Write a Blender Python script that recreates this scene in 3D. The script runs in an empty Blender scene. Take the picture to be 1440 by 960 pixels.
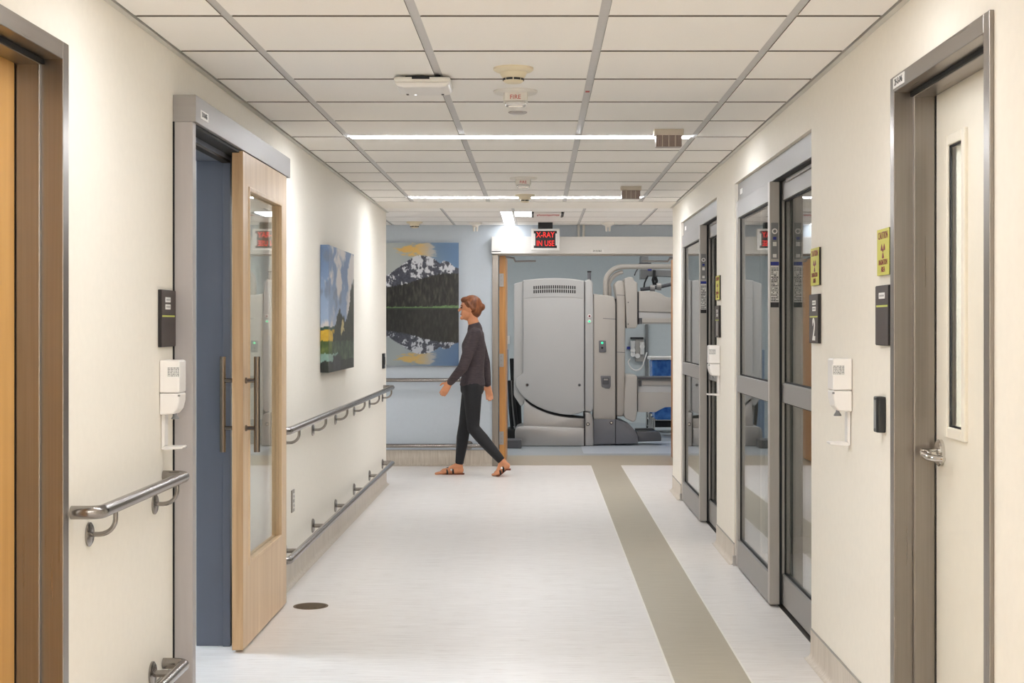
import bpy, bmesh, math, random
from mathutils import Vector, Matrix, noise as mnoise
random.seed(7)
sc = bpy.context.scene
COL = sc.collection
PI = math.pi

# ------------------------------------------------------------------ camera, world, exposure
CAMZ = 1.38
FPX = 2082.0                         # focal length in pixels of the 1440 x 960 frame
cam_d = bpy.data.cameras.new('camera')
cam_d.sensor_width = 36.0
cam_d.lens = FPX / 1440.0 * 36.0
cam_d.shift_x = -36.0 / 1440.0
cam_d.shift_y = -21.0 / 1440.0
cam_d.clip_start = 0.05
cam = bpy.data.objects.new('camera', cam_d)
cam.location = (0, 0, CAMZ)
cam.rotation_euler = (PI / 2, 0, 0)
COL.objects.link(cam)
sc.camera = cam

world = bpy.data.worlds.new('world')
world.use_nodes = True
world.node_tree.nodes['Background'].inputs[0].default_value = (0.8, 0.85, 1.0, 1)
world.node_tree.nodes['Background'].inputs[1].default_value = 0.02
sc.world = world
sc.view_settings.view_transform = 'Standard'
sc.view_settings.look = 'None'
sc.view_settings.gamma = 1.0
sc.view_settings.use_curve_mapping = False
sc.view_settings.exposure = 0.1
try:
    sc.cycles.use_denoising = True
    sc.cycles.max_bounces = 14
    sc.cycles.diffuse_bounces = 7
    sc.cycles.glossy_bounces = 6
    sc.cycles.transparent_max_bounces = 24
    sc.cycles.caustics_reflective = False
    sc.cycles.caustics_refractive = False
    sc.cycles.sample_clamp_indirect = 6.0
except Exception:
    pass

# lamp strengths (radiance of each diffuser)
L_CORR = 67.0
L_NEAR = 39.0
L_BEHIND = 96.0
L_CROSS = 13.5
L_SIDE = 37.0
L_SCAN = 6.4
L_LEFT = 46.0
L_BAY = 2.0
WARM = (0.93, 0.965, 1.02)
COOL = (0.72, 0.85, 1.0)
NEUT = (1.0, 0.985, 0.97)

# ------------------------------------------------------------------ dimensions
XL, XR, ZC = -1.33, 1.141, 2.3835
YF = 14.66                           # far wall of the cross corridor
WT = 0.16                            # wall thickness

def lin(c):
    def f(v):
        v = v / 255.0
        return v / 12.92 if v <= 0.04045 else ((v + 0.055) / 1.055) ** 2.4
    return (f(c[0]), f(c[1]), f(c[2]))

# ------------------------------------------------------------------ materials
M = {}
def base_mat(name):
    m = bpy.data.materials.new(name)
    m.use_nodes = True
    nt = m.node_tree
    b = nt.nodes['Principled BSDF']
    M[name] = m
    return m, nt, b

def pbr(name, col, rough=0.5, metal=0.0, var=0.0, scale=(8, 8, 8), bump=0.0, col2=None, detail=3.0, rvar=0.0, spec=0.5, coat=0.0):
    """colour (0-255 sRGB) with procedural noise variation / fine relief."""
    m, nt, b = base_mat(name)
    c = lin(col)
    b.inputs['Roughness'].default_value = rough
    b.inputs['Metallic'].default_value = metal
    b.inputs['Specular IOR Level'].default_value = spec
    b.inputs['Coat Weight'].default_value = coat
    b.inputs['Base Color'].default_value = (*c, 1)
    if var or bump or col2 or rvar:
        tc = nt.nodes.new('ShaderNodeTexCoord')
        mp = nt.nodes.new('ShaderNodeMapping')
        mp.inputs['Scale'].default_value = scale
        nz = nt.nodes.new('ShaderNodeTexNoise')
        nz.inputs['Scale'].default_value = 1.0
        nz.inputs['Detail'].default_value = detail
        nt.links.new(tc.outputs['Object'], mp.inputs['Vector'])
        nt.links.new(mp.outputs['Vector'], nz.inputs['Vector'])
        if var or col2:
            rp = nt.nodes.new('ShaderNodeValToRGB')
            rp.color_ramp.elements[0].position = 0.3
            rp.color_ramp.elements[1].position = 0.7
            lo = lin(col2) if col2 else tuple(v * (1 - var) for v in c)
            hi = c if col2 else tuple(min(1, v * (1 + var)) for v in c)
            rp.color_ramp.elements[0].color = (*lo, 1)
            rp.color_ramp.elements[1].color = (*hi, 1)
            nt.links.new(nz.outputs['Fac'], rp.inputs['Fac'])
            nt.links.new(rp.outputs['Color'], b.inputs['Base Color'])
        if rvar:
            mr = nt.nodes.new('ShaderNodeMapRange')
            mr.inputs['To Min'].default_value = max(0.02, rough - rvar)
            mr.inputs['To Max'].default_value = rough + rvar
            nt.links.new(nz.outputs['Fac'], mr.inputs['Value'])
            nt.links.new(mr.outputs['Result'], b.inputs['Roughness'])
        if bump:
            bp = nt.nodes.new('ShaderNodeBump')
            bp.inputs['Strength'].default_value = bump
            bp.inputs['Distance'].default_value = 0.002
            nt.links.new(nz.outputs['Fac'], bp.inputs['Height'])
            nt.links.new(bp.outputs['Normal'], b.inputs['Normal'])
    return m

def emit(name, col, strength):
    m = bpy.data.materials.new(name)
    m.use_nodes = True
    nt = m.node_tree
    nt.nodes.clear()
    o = nt.nodes.new('ShaderNodeOutputMaterial')
    e = nt.nodes.new('ShaderNodeEmission')
    e.inputs[0].default_value = (*col, 1)
    e.inputs[1].default_value = strength
    nt.links.new(e.outputs[0], o.inputs[0])
    M[name] = m
    return m

def glass(name, tint=(0.93, 0.95, 0.94), gloss=1.0):
    m = bpy.data.materials.new(name)
    m.use_nodes = True
    nt = m.node_tree
    nt.nodes.clear()
    o = nt.nodes.new('ShaderNodeOutputMaterial')
    t = nt.nodes.new('ShaderNodeBsdfTransparent')
    t.inputs[0].default_value = (*tint, 1)
    g = nt.nodes.new('ShaderNodeBsdfGlossy')
    g.inputs['Roughness'].default_value = 0.0
    g.inputs['Color'].default_value = (gloss, gloss, gloss, 1)
    lw = nt.nodes.new('ShaderNodeLayerWeight')
    lw.inputs['Blend'].default_value = 0.5
    p = nt.nodes.new('ShaderNodeMath'); p.operation = 'POWER'; p.inputs[1].default_value = 5.0
    mu = nt.nodes.new('ShaderNodeMath'); mu.operation = 'MULTIPLY_ADD'
    mu.inputs[1].default_value = 0.96; mu.inputs[2].default_value = 0.04
    mx = nt.nodes.new('ShaderNodeMixShader')
    nt.links.new(lw.outputs['Facing'], p.inputs[0])
    nt.links.new(p.outputs[0], mu.inputs[0])
    nt.links.new(mu.outputs[0], mx.inputs[0])
    nt.links.new(t.outputs[0], mx.inputs[1])
    nt.links.new(g.outputs[0], mx.inputs[2])
    nt.links.new(mx.outputs[0], o.inputs[0])
    M[name] = m
    return m

def attr_mat(name, rough=0.5, coat=0.0):
    m, nt, b = base_mat(name)
    a = nt.nodes.new('ShaderNodeAttribute')
    a.attribute_name = 'print'
    nt.links.new(a.outputs['Color'], b.inputs['Base Color'])
    b.inputs['Roughness'].default_value = rough
    b.inputs['Coat Weight'].default_value = coat
    return m

pbr('wall_cream', (243, 237, 225), 0.62, var=0.012, scale=(30, 30, 30), bump=0.05)
pbr('wall_blue', (198, 207, 216), 0.6, var=0.012, scale=(30, 30, 30), bump=0.05)
pbr('wall_scan', (204, 210, 211), 0.6, var=0.015, scale=(20, 20, 20))
pbr('wall_bay', (205, 205, 198), 0.6, var=0.015, scale=(20, 20, 20))
pbr('tile', (250, 247, 243), 0.9, var=0.012, scale=(160, 160, 160), bump=0.25)
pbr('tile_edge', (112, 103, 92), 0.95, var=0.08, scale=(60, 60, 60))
pbr('soffit', (245, 240, 232), 0.8, var=0.01, scale=(40, 40, 40))
pbr('grid', (200, 198, 197), 0.4, var=0.02, scale=(10, 40, 10))
pbr('tee_shade', (134, 130, 124), 0.6, var=0.04)  # cross tees: shade of the recessed joints put into the colour
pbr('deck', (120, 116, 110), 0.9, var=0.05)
pbr('angle', (206, 203, 196), 0.5, var=0.02)
pbr('vinyl_strip', (188, 179, 160), 0.34, col2=(166, 156, 136), scale=(5, 170, 1), rvar=0.05, detail=5)
pbr('vinyl_blue', (176, 184, 190), 0.34, col2=(158, 166, 172), scale=(5, 120, 1), rvar=0.04, detail=5)
pbr('vinyl_pale', (205, 212, 222), 0.34, col2=(190, 198, 210), scale=(5, 120, 1), rvar=0.04)
pbr('weld', (238, 234, 226), 0.4, var=0.02)
pbr('cove', (216, 206, 193), 0.4, col2=(192, 180, 164), scale=(70, 70, 6), detail=5, rvar=0.05)
pbr('cove_cap', (150, 146, 138), 0.4, var=0.04)
pbr('steel', (150, 143, 136), 0.30, 1.0, var=0.06, scale=(160, 160, 2), rvar=0.06, bump=0.008, detail=2)
pbr('steel_h', (156, 149, 142), 0.30, 1.0, var=0.06, scale=(160, 2, 160), rvar=0.06, bump=0.008, detail=2)
pbr('handle_steel', (128, 116, 106), 0.22, 1.0, var=0.05, scale=(60, 60, 3), rvar=0.05, detail=2)
pbr('rail_steel', (152, 147, 143), 0.22, 1.0, var=0.05, scale=(60, 3, 60), rvar=0.06, detail=2)
pbr('chrome', (206, 202, 196), 0.12, 1.0, var=0.03, scale=(20, 20, 20))
pbr('alu', (182, 177, 171), 0.45, 0.35, var=0.04, scale=(60, 60, 3), rvar=0.06)
pbr('alu_header', (154, 151, 148), 0.46, 0.4, var=0.03, scale=(60, 3, 60), rvar=0.05)
pbr('alu_light', (158, 154, 151), 0.48, 0.35, var=0.03, scale=(3, 3, 60), rvar=0.06)
pbr('alu_paint', (176, 170, 168), 0.5, 0.1, var=0.03, scale=(40, 40, 3))
pbr('alu_white', (232, 230, 226), 0.35, 0.1, var=0.02, scale=(3, 40, 40))
pbr('gasket', (16, 16, 17), 0.7, var=0.1)
pbr('black_plastic', (22, 23, 25), 0.35, var=0.06)
pbr('blue_frame', (98, 104, 119), 0.4, var=0.03, scale=(20, 20, 2))
def wood(name, c1, c2, sc_):
    m, nt, b = base_mat(name)
    tc = nt.nodes.new('ShaderNodeTexCoord')
    mp = nt.nodes.new('ShaderNodeMapping'); mp.inputs['Scale'].default_value = sc_
    nz = nt.nodes.new('ShaderNodeTexNoise'); nz.inputs['Scale'].default_value = 1.0
    nz.inputs['Detail'].default_value = 6; nz.inputs['Distortion'].default_value = 0.8
    rp = nt.nodes.new('ShaderNodeValToRGB')
    rp.color_ramp.elements[0].position = 0.28; rp.color_ramp.elements[1].position = 0.72
    rp.color_ramp.elements[0].color = (*lin(c2), 1); rp.color_ramp.elements[1].color = (*lin(c1), 1)
    nt.links.new(tc.outputs['Object'], mp.inputs[0]); nt.links.new(mp.outputs[0], nz.inputs['Vector'])
    nt.links.new(nz.outputs['Fac'], rp.inputs[0]); nt.links.new(rp.outputs[0], b.inputs['Base Color'])
    b.inputs['Roughness'].default_value = 0.38
    return m
wood('maple', (228, 200, 164), (208, 176, 138), (14, 14, 0.9))
wood('maple_edge', (208, 174, 134), (180, 144, 104), (40, 40, 2.0))
wood('maple_gold', (214, 166, 96), (196, 144, 76), (14, 14, 0.9))
wood('oak_edge', (206, 150, 84), (180, 122, 62), (40, 40, 1.2))
pbr('door_cream', (240, 233, 217), 0.42, var=0.01, scale=(20, 20, 20))
pbr('white_plastic', (240, 236, 232), 0.32, var=0.01)
pbr('offwhite', (232, 228, 220), 0.4, var=0.015)
pbr('ivory', (226, 214, 186), 0.4, var=0.02)
pbr('grey_plastic', (128, 128, 128), 0.4, var=0.03)
pbr('sign_brown', (58, 46, 42), 0.45, var=0.05, scale=(50, 50, 50))
pbr('sign_edge', (24, 16, 14), 0.5, var=0.05)
pbr('sign_yellow', (200, 196, 80), 0.5, var=0.02)
pbr('sign_lime', (190, 198, 92), 0.5, var=0.02)
pbr('magenta_ink', (120, 22, 46), 0.5, var=0.03)
pbr('white_print', (238, 236, 232), 0.5, var=0.01)
pbr('ink', (30, 30, 32), 0.5, var=0.03)
pbr('ink_grey', (120, 120, 122), 0.5, var=0.03)
pbr('ink_red', (186, 40, 30), 0.5, var=0.03)
pbr('ink_blue', (40, 52, 140), 0.5, var=0.03)
pbr('lens_rib', (150, 132, 124), 0.28, var=0.03)
pbr('lens_clear', (225, 222, 218), 0.1, var=0.05, scale=(80, 80, 80), coat=0.5)
pbr('dome_body', (204, 192, 176), 0.4, var=0.02)
pbr('bronze', (112, 92, 66), 0.4, 0.7, var=0.15, scale=(30, 30, 30))
pbr('bronze_dark', (40, 34, 26), 0.6, 0.3, var=0.1)
pbr('mach_light', (190, 189, 188), 0.42, var=0.008, scale=(6, 6, 6))
pbr('mach_warm', (186, 180, 173), 0.42, var=0.008, scale=(6, 6, 6))
pbr('mach_silver', (172, 169, 167), 0.30, 0.45, var=0.015, scale=(6, 6, 6))
pbr('mach_grey', (112, 112, 117), 0.35, 0.3, var=0.02)
pbr('mach_dark', (84, 84, 88), 0.4, 0.1, var=0.03)
pbr('bin_blue', (74, 136, 214), 0.25, col2=(40, 98, 184), scale=(16, 16, 12), bump=0.6)
pbr('panel_blue', (150, 172, 200), 0.5, var=0.03)
pbr('cable_black', (14, 14, 16), 0.5, var=0.1)
pbr('curtain', (150, 158, 152), 0.85, var=0.06, scale=(40, 40, 3))
pbr('sheet', (214, 218, 224), 0.8, var=0.03)
pbr('bed_frame', (150, 156, 164), 0.5, var=0.03)
pbr('skin', (206, 140, 100), 0.5, var=0.05, scale=(30, 30, 30))
pbr('hair', (140, 80, 38), 0.55, col2=(92, 50, 24), scale=(60, 60, 14))
pbr('knit', (74, 62, 64), 0.85, col2=(52, 44, 48), scale=(20, 20, 160), bump=0.4)
pbr('legging', (22, 22, 26), 0.75, var=0.12, scale=(60, 60, 60))
pbr('leather', (26, 22, 20), 0.45, var=0.1)
pbr('sole', (122, 62, 36), 0.6, var=0.1)
pbr('eye', (30, 22, 20), 0.3, var=0.1)
pbr('lip', (150, 74, 64), 0.5, var=0.05)
emit('led_corr', WARM, L_CORR)
emit('led_near', WARM, L_NEAR)
emit('led_behind', WARM, L_BEHIND)
emit('led_cross', (0.96, 0.97, 1.0), L_CROSS)
emit('led_side_fill', (0.96, 0.97, 1.0), L_SIDE)
emit('led_scan', NEUT, L_SCAN)
emit('led_left', COOL, L_LEFT)
emit('led_bay', NEUT, L_BAY)
emit('led_red', (1.0, 0.06, 0.05), 1.1)
emit('led_green', (0.05, 0.9, 0.4), 1.4)
emit('led_white', (1, 1, 1), 2.0)
glass('glass', (0.92, 0.94, 0.93))
glass('glass_bay', (0.86, 0.88, 0.87))
attr_mat('print_canvas', 0.55)
attr_mat('print_photo', 0.3, 0.2)

def floor_mat():
    m, nt, b = base_mat('vinyl')
    tc = nt.nodes.new('ShaderNodeTexCoord')
    def nz(scale, detail):
        mp = nt.nodes.new('ShaderNodeMapping'); mp.inputs['Scale'].default_value = scale
        n = nt.nodes.new('ShaderNodeTexNoise'); n.inputs['Scale'].default_value = 1; n.inputs['Detail'].default_value = detail
        nt.links.new(tc.outputs['Object'], mp.inputs[0]); nt.links.new(mp.outputs[0], n.inputs['Vector'])
        return n
    a = nz((4, 130, 1), 6); c = nz((9, 300, 1), 3)
    r1 = nt.nodes.new('ShaderNodeValToRGB')
    r1.color_ramp.elements[0].position = 0.3; r1.color_ramp.elements[1].position = 0.62
    r1.color_ramp.elements[0].color = (*lin((220, 214, 209)), 1)
    r1.color_ramp.elements[1].color = (*lin((238, 234, 230)), 1)
    r2 = nt.nodes.new('ShaderNodeValToRGB')
    r2.color_ramp.elements[0].position = 0.60; r2.color_ramp.elements[1].position = 0.76
    r2.color_ramp.elements[0].color = (1, 1, 1, 1); r2.color_ramp.elements[1].color = (*lin((186, 172, 158)), 1)
    mx = nt.nodes.new('ShaderNodeMixRGB'); mx.blend_type = 'MULTIPLY'; mx.inputs[0].default_value = 1.0
    nt.links.new(a.outputs['Fac'], r1.inputs[0]); nt.links.new(c.outputs['Fac'], r2.inputs[0])
    nt.links.new(r1.outputs[0], mx.inputs[1]); nt.links.new(r2.outputs[0], mx.inputs[2])
    nt.links.new(mx.outputs[0], b.inputs['Base Color'])
    mr = nt.nodes.new('ShaderNodeMapRange'); mr.inputs['To Min'].default_value = 0.27; mr.inputs['To Max'].default_value = 0.40
    nt.links.new(a.outputs['Fac'], mr.inputs[0]); nt.links.new(mr.outputs[0], b.inputs['Roughness'])
floor_mat()

# ------------------------------------------------------------------ mesh helpers
ORG = {}                              # world origin of each object (translation only)
def tag(o, label=None, cat=None, group=None, kind=None):
    if label: o['label'] = label
    if cat: o['category'] = cat
    if group: o['group'] = group
    if kind: o['kind'] = kind
    return o

def empty(name, loc, label=None, cat=None, group=None, kind=None):
    o = bpy.data.objects.new(name, None)
    o.location = loc
    o.empty_display_size = 0.05
    COL.objects.link(o)
    ORG[o.name] = Vector(loc)
    return tag(o, label, cat, group, kind)

class MB:
    def __init__(s):
        s.v = []; s.f = []
    def box(s, x0, x1, y0, y1, z0, z1):
        x0, x1 = min(x0, x1), max(x0, x1); y0, y1 = min(y0, y1), max(y0, y1); z0, z1 = min(z0, z1), max(z0, z1)
        n = len(s.v)
        s.v += [(x0, y0, z0), (x1, y0, z0), (x1, y1, z0), (x0, y1, z0), (x0, y0, z1), (x1, y0, z1), (x1, y1, z1), (x0, y1, z1)]
        for q in ((0, 3, 2, 1), (4, 5, 6, 7), (0, 1, 5, 4), (1, 2, 6, 5), (2, 3, 7, 6), (3, 0, 4, 7)):
            s.f.append(tuple(n + i for i in q))
        return s
    def prism(s, poly, plane, a, b):
        """polygon in plane 'xz' | 'yz' | 'xy' pushed along the third axis from a to b"""
        n = len(s.v); k = len(poly)
        def pt(p, t):
            return {'xz': (p[0], t, p[1]), 'yz': (t, p[0], p[1]), 'xy': (p[0], p[1], t)}[plane]
        for t in (a, b):
            s.v += [pt(p, t) for p in poly]
        s.f.append(tuple(n + i for i in range(k)))
        s.f.append(tuple(n + k + i for i in reversed(range(k))))
        for i in range(k):
            j = (i + 1) % k
            s.f.append((n + j, n + i, n + k + i, n + k + j))
        return s
    def tube(s, pts, r, n=14, caps=True):
        pts = [Vector(p) for p in pts]
        rs = r if isinstance(r, (list, tuple)) else [r] * len(pts)
        t0 = (pts[1] - pts[0]).normalized()
        u = t0.orthogonal().normalized()
        start = len(s.v); prev = t0
        for i, p in enumerate(pts):
            if i == 0: t = t0
            elif i == len(pts) - 1: t = (pts[i] - pts[i - 1]).normalized()
            else: t = ((pts[i + 1] - pts[i]).normalized() + (pts[i] - pts[i - 1]).normalized()).normalized()
            q = prev.rotation_difference(t)
            u = (q @ u); u = (u - t * u.dot(t)).normalized(); w = t.cross(u); prev = t
            for k in range(n):
                a = 2 * PI * k / n
                s.v.append(tuple(p + (u * math.cos(a) + w * math.sin(a)) * rs[i]))
        for i in range(len(pts) - 1):
            for k in range(n):
                a = start + i * n + k; b = start + i * n + (k + 1) % n
                s.f.append((a, b, b + n, a + n))
        if caps:
            s.f.append(tuple(start + k for k in reversed(range(n))))
            e = start + (len(pts) - 1) * n
            s.f.append(tuple(e + k for k in range(n)))
        return s
    def lathe(s, prof, c, axis='z', n=28, sx=1.0, sy=1.0):
        """profile [(radius, height)] turned round an axis through c"""
        start = len(s.v)
        for (r, h) in prof:
            for k in range(n):
                a = 2 * PI * k / n
                p, q = r * math.cos(a) * sx, r * math.sin(a) * sy
                s.v.append({'z': (c[0] + p, c[1] + q, c[2] + h), 'x': (c[0] + h, c[1] + p, c[2] + q), 'y': (c[0] + p, c[1] + h, c[2] + q)}[axis])
        for i in range(len(prof) - 1):
            for k in range(n):
                a = start + i * n + k; b = start + i * n + (k + 1) % n
                s.f.append((a, b, b + n, a + n))
        s.f.append(tuple(start + k for k in reversed(range(n))))
        e = start + (len(prof) - 1) * n
        s.f.append(tuple(e + k for k in range(n)))
        return s
    def ell(s, c, r, n=16, m=10):
        start = len(s.v)
        for i in range(m + 1):
            th = PI * i / m
            for k in range(n):
                a = 2 * PI * k / n
                s.v.append((c[0] + r[0] * math.sin(th) * math.cos(a), c[1] + r[1] * math.sin(th) * math.sin(a), c[2] + r[2] * math.cos(th)))
        for i in range(m):
            for k in range(n):
                a = start + i * n + k; b = start + i * n + (k + 1) % n
                s.f.append((a, a + n, b + n, b))
        return s
    def build(s, name, mat, parent=None, smooth=False, bevel=0.0, seg=2, label=None, cat=None, group=None, kind=None, at=None):
        if parent is not None: org = ORG[parent.name]
        else: org = Vector(at) if at is not None else Vector((0, 0, 0))
        me = bpy.data.meshes.new(name)
        me.from_pydata([(v[0] - org.x, v[1] - org.y, v[2] - org.z) for v in s.v], [], s.f)
        bm = bmesh.new(); bm.from_mesh(me)
        bmesh.ops.recalc_face_normals(bm, faces=bm.faces)
        bm.to_mesh(me); bm.free()
        me.materials.append(M[mat])
        o = bpy.data.objects.new(name, me)
        COL.objects.link(o)
        if parent is not None: o.parent = parent
        else: o.location = org
        ORG[o.name] = org
        if smooth:
            for p in me.polygons: p.use_smooth = True
            es = o.modifiers.new('edge', 'EDGE_SPLIT'); es.split_angle = math.radians(38)
        if bevel:
            bv = o.modifiers.new('bevel', 'BEVEL'); bv.width = bevel; bv.segments = seg; bv.limit_method = 'ANGLE'
            bv.angle_limit = math.radians(40)
            bv.harden_normals = False
        return tag(o, label, cat, group, kind)

def inst(src, name, parent, loc):
    """another object on the same mesh (loc in world coordinates of its local origin)"""
    o = bpy.data.objects.new(name, src.data)
    COL.objects.link(o)
    if parent is not None:
        o.parent = parent
        o.location = Vector(loc) - ORG[parent.name]
    else:
        o.location = loc
    for md in src.modifiers:
        n = o.modifiers.new(md.name, md.type)
        if md.type == 'BEVEL':
            n.width = md.width; n.segments = md.segments; n.limit_method = 'ANGLE'; n.angle_limit = md.angle_limit
        if md.type == 'EDGE_SPLIT': n.split_angle = md.split_angle
    ORG[o.name] = Vector(loc)
    return o

def bx(name, mat, x0, x1, y0, y1, z0, z1, parent=None, bevel=0.0, **k):
    return MB().box(x0, x1, y0, y1, z0, z1).build(name, mat, parent, bevel=bevel, **k)

def text(body, size, loc, rot, mat, parent, sx=1.0, name='lettering', ext=0.0006, bold=0.0):
    cu = bpy.data.curves.new(name, 'FONT')
    cu.body = body; cu.size = size; cu.align_x = 'CENTER'; cu.align_y = 'CENTER'
    cu.extrude = ext; cu.resolution_u = 3; cu.offset = bold
    cu.materials.append(M[mat])
    tmp = bpy.data.objects.new('font_source', cu)
    COL.objects.link(tmp)
    me = bpy.data.meshes.new_from_object(tmp)
    bpy.data.objects.remove(tmp); bpy.data.curves.remove(cu)
    me.name = name
    if not me.materials: me.materials.append(M[mat])
    o = bpy.data.objects.new(name, me)
    COL.objects.link(o)
    o.parent = parent
    o.location = Vector(loc) - ORG[parent.name]
    o.rotation_euler = rot
    o.scale = (sx, 1, 1)
    ORG[o.name] = Vector(loc)
    return o
R_CAM = (PI / 2, 0, 0)
R_RIGHT = (PI / 2, 0, -PI / 2)         # on the right-hand wall, facing the corridor
R_LEFT = (PI / 2, 0, PI / 2)
def arc(c, r, a0, a1, n, plane='xz', y=0):
    out = []
    for i in range(n + 1):
        a = a0 + (a1 - a0) * i / n
        p, q = c[0] + r * math.cos(a), c[1] + r * math.sin(a)
        out.append({'xz': (p, y, q), 'xy': (p, q, y), 'yz': (y, p, q)}[plane])
    return out

# ================================================================== SETTING
# ---- floor
fl = bx('floor', 'vinyl', -5.6, 5.6, -6.0, 14.72, -0.08, 0.0, kind='structure', label='pale streaked sheet vinyl floor of the hospital corridor', cat='floor')
strip_l, strip_r = 0.528, 0.832
bx('accent_strip', 'vinyl_strip', strip_l, strip_r, -5.9, 14.72, -0.01, 0.0008, fl, label='olive tan vinyl strip running along the corridor')
for xx in (strip_l, strip_r):
    bx('weld_seam', 'weld', xx - 0.004, xx + 0.004, -5.9, 14.70, -0.01, 0.0012, fl)
bx('threshold_band', 'vinyl_strip', -0.40, 1.52, 14.72, 15.85, -0.08, 0.0008, fl, label='olive tan vinyl band across the doorway')
fs = bx('floor_imaging_room', 'vinyl_blue', -2.2, 4.0, 15.85, 21.2, -0.08, 0.0, kind='structure', label='grey blue vinyl floor of the imaging room', cat='floor')
bx('floor_edge', 'vinyl_blue', -2.2, -0.40, 14.80, 15.85, -0.08, 0.0, fs)
bx('floor_edge', 'vinyl_blue', 1.52, 4.0, 14.80, 15.85, -0.08, 0.0, fs)
bx('pale_inset', 'vinyl_pale', 0.50, 3.9, 16.1, 17.8, -0.01, 0.0008, fs)

# ---- walls
def wall(name, mat, boxes, label):
    mb = MB()
    for b in boxes: mb.box(*b)
    return mb.build(name, mat, kind='structure', label=label, cat='wall')

wl0, wl1 = XL - WT, XL
ZT = 2.55
D1a, D1b = 3.139, 4.149           # rough opening of the near left door
S2a, S2b = 5.45, 6.42             # opening behind the sliding wooden door
wall('wall_left', 'wall_cream', [
    (wl0, wl1, -6.0, D1a, 0, ZT), (wl0, wl1, D1a, D1b, 2.157, ZT), (wl0, wl1, D1b, S2a, 0, ZT),
    (wl0, wl1, S2a, S2b, 2.115, ZT), (wl0, wl1, S2b, 13.0, 0, ZT),
    (-5.6, wl0, 12.84, 13.0, 0, ZT)], 'cream painted corridor wall on the left')
wr0, wr1 = XR, XR + WT
D3a, D3b = 3.715, 4.727
GAa, GAb = 6.17, 8.576
GBa, GBb = 9.43, 11.76
GZ = 2.205
wall('wall_right', 'wall_cream', [
    (wr0, wr1, -6.0, D3a, 0, ZT), (wr0, wr1, D3a, D3b, 2.157, ZT), (wr0, wr1, D3b, GAa, 0, ZT),
    (wr0, wr1, GAa, GAb, GZ, ZT), (wr0, wr1, GAb, GBa, 0, ZT), (wr0, wr1, GBa, GBb, GZ, ZT), (wr0, wr1, GBb, 12.5, 0, ZT),
    (wr1, 5.6, 12.34, 12.5, 0, ZT)], 'cream painted corridor wall on the right')
DFa, DFb, DFz = -0.447, 1.535, 2.13
wall('wall_far', 'wall_blue', [
    (-5.6, DFa, YF, YF + 0.14, 0, ZT), (DFa, DFb, YF, YF + 0.14, DFz, ZT), (DFb, 5.6, YF, YF + 0.14, 0, ZT)],
    'pale blue grey wall at the end of the corridor')
wall('wall_back', 'wall_cream', [(-1.6, 1.4, -6.16, -6.0, 0, ZT)], 'cream wall behind the viewer')
wall('wall_cross_corridor_ends', 'wall_blue', [(-5.76, -5.6, 12.8, 14.9, 0, ZT), (5.6, 5.76, 12.3, 14.9, 0, ZT)], 'blue grey end walls of the cross corridor')
wall('wall_imaging_room', 'wall_scan', [(-2.36, -2.2, 14.8, 21.2, 0, 2.9), (4.0, 4.16, 14.8, 21.2, 0, 2.9), (-2.36, 4.16, 21.2, 21.36, 0, 2.9),
      (-2.2, DFa, 14.80, 14.82, 0, 2.9), (DFb, 4.0, 14.80, 14.82, 0, 2.9), (DFa, DFb, 14.80, 14.82, DFz, 2.9)], 'grey blue walls of the imaging room')
wall('wall_side_room', 'wall_bay', [(-5.0, -4.85, 4.6, 9.6, 0, 2.5), (-4.85, wl0, 4.45, 4.6, 0, 2.5), (-4.85, wl0, 9.45, 9.6, 0, 2.5)], 'pale walls of the side room on the left')
wall('wall_treatment_bays', 'wall_bay', [(3.2, 3.35, 2.9, 5.55, 0, 2.5), (wr1, 3.2, 2.75, 2.9, 0, 2.5), (5.0, 5.15, 5.6, 12.34, 0, 2.5), (wr1, 5.0, 5.55, 5.7, 0, 2.5), (wr1, 5.0, 9.0, 9.12, 0, 2.5)], 'pale walls of the glass fronted bays')

# ---- ceilings
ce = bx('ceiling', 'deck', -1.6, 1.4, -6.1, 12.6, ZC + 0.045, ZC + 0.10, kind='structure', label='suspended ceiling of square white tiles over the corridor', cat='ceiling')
bx('plain_panel', 'tile', XL + 0.02, XR - 0.02, -6.0, 2.948, ZC, ZC + 0.03, ce)
tees = [-1.006, -0.396, 0.214, 0.824]
J = [2.957 + 0.61 * k for k in range(15)] + [11.92]
LIGHTS_Y = [7.837, 11.497]
cols = [(XL + 0.026, tees[0])] + [(tees[i], tees[i + 1]) for i in range(3)] + [(tees[3], XR - 0.026)]
LH = 0.062
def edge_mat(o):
    """darker material on the cut sides of a tile"""
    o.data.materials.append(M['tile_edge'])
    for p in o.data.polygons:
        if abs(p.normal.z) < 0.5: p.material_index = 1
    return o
shared = {}
for j in range(len(J) - 1):
    a, b = J[j], J[j + 1]
    for ci, (c0, c1) in enumerate(cols):
        x0 = c0 + (0.016 if ci > 0 else 0.004); x1 = c1 - (0.016 if ci < 4 else 0.004)
        mid = 1 <= ci <= 3
        y0 = a + (LH if (mid and any(abs(a - l) < .01 for l in LIGHTS_Y + [4.177])) else 0.012)
        y1 = b - (LH if (mid and any(abs(b - l) < .01 for l in LIGHTS_Y + [4.177])) else 0.012)
        key = (round(x1 - x0, 3), round(y1 - y0, 3))
        if key not in shared:
            w, d = key
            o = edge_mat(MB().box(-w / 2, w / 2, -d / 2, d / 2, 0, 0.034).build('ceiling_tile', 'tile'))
            o.parent = ce
            shared[key] = o
            o.location = ((x0 + x1) / 2, (y0 + y1) / 2, ZC)
        else:
            inst(shared[key], 'ceiling_tile', ce, ((x0 + x1) / 2, (y0 + y1) / 2, ZC))
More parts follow.
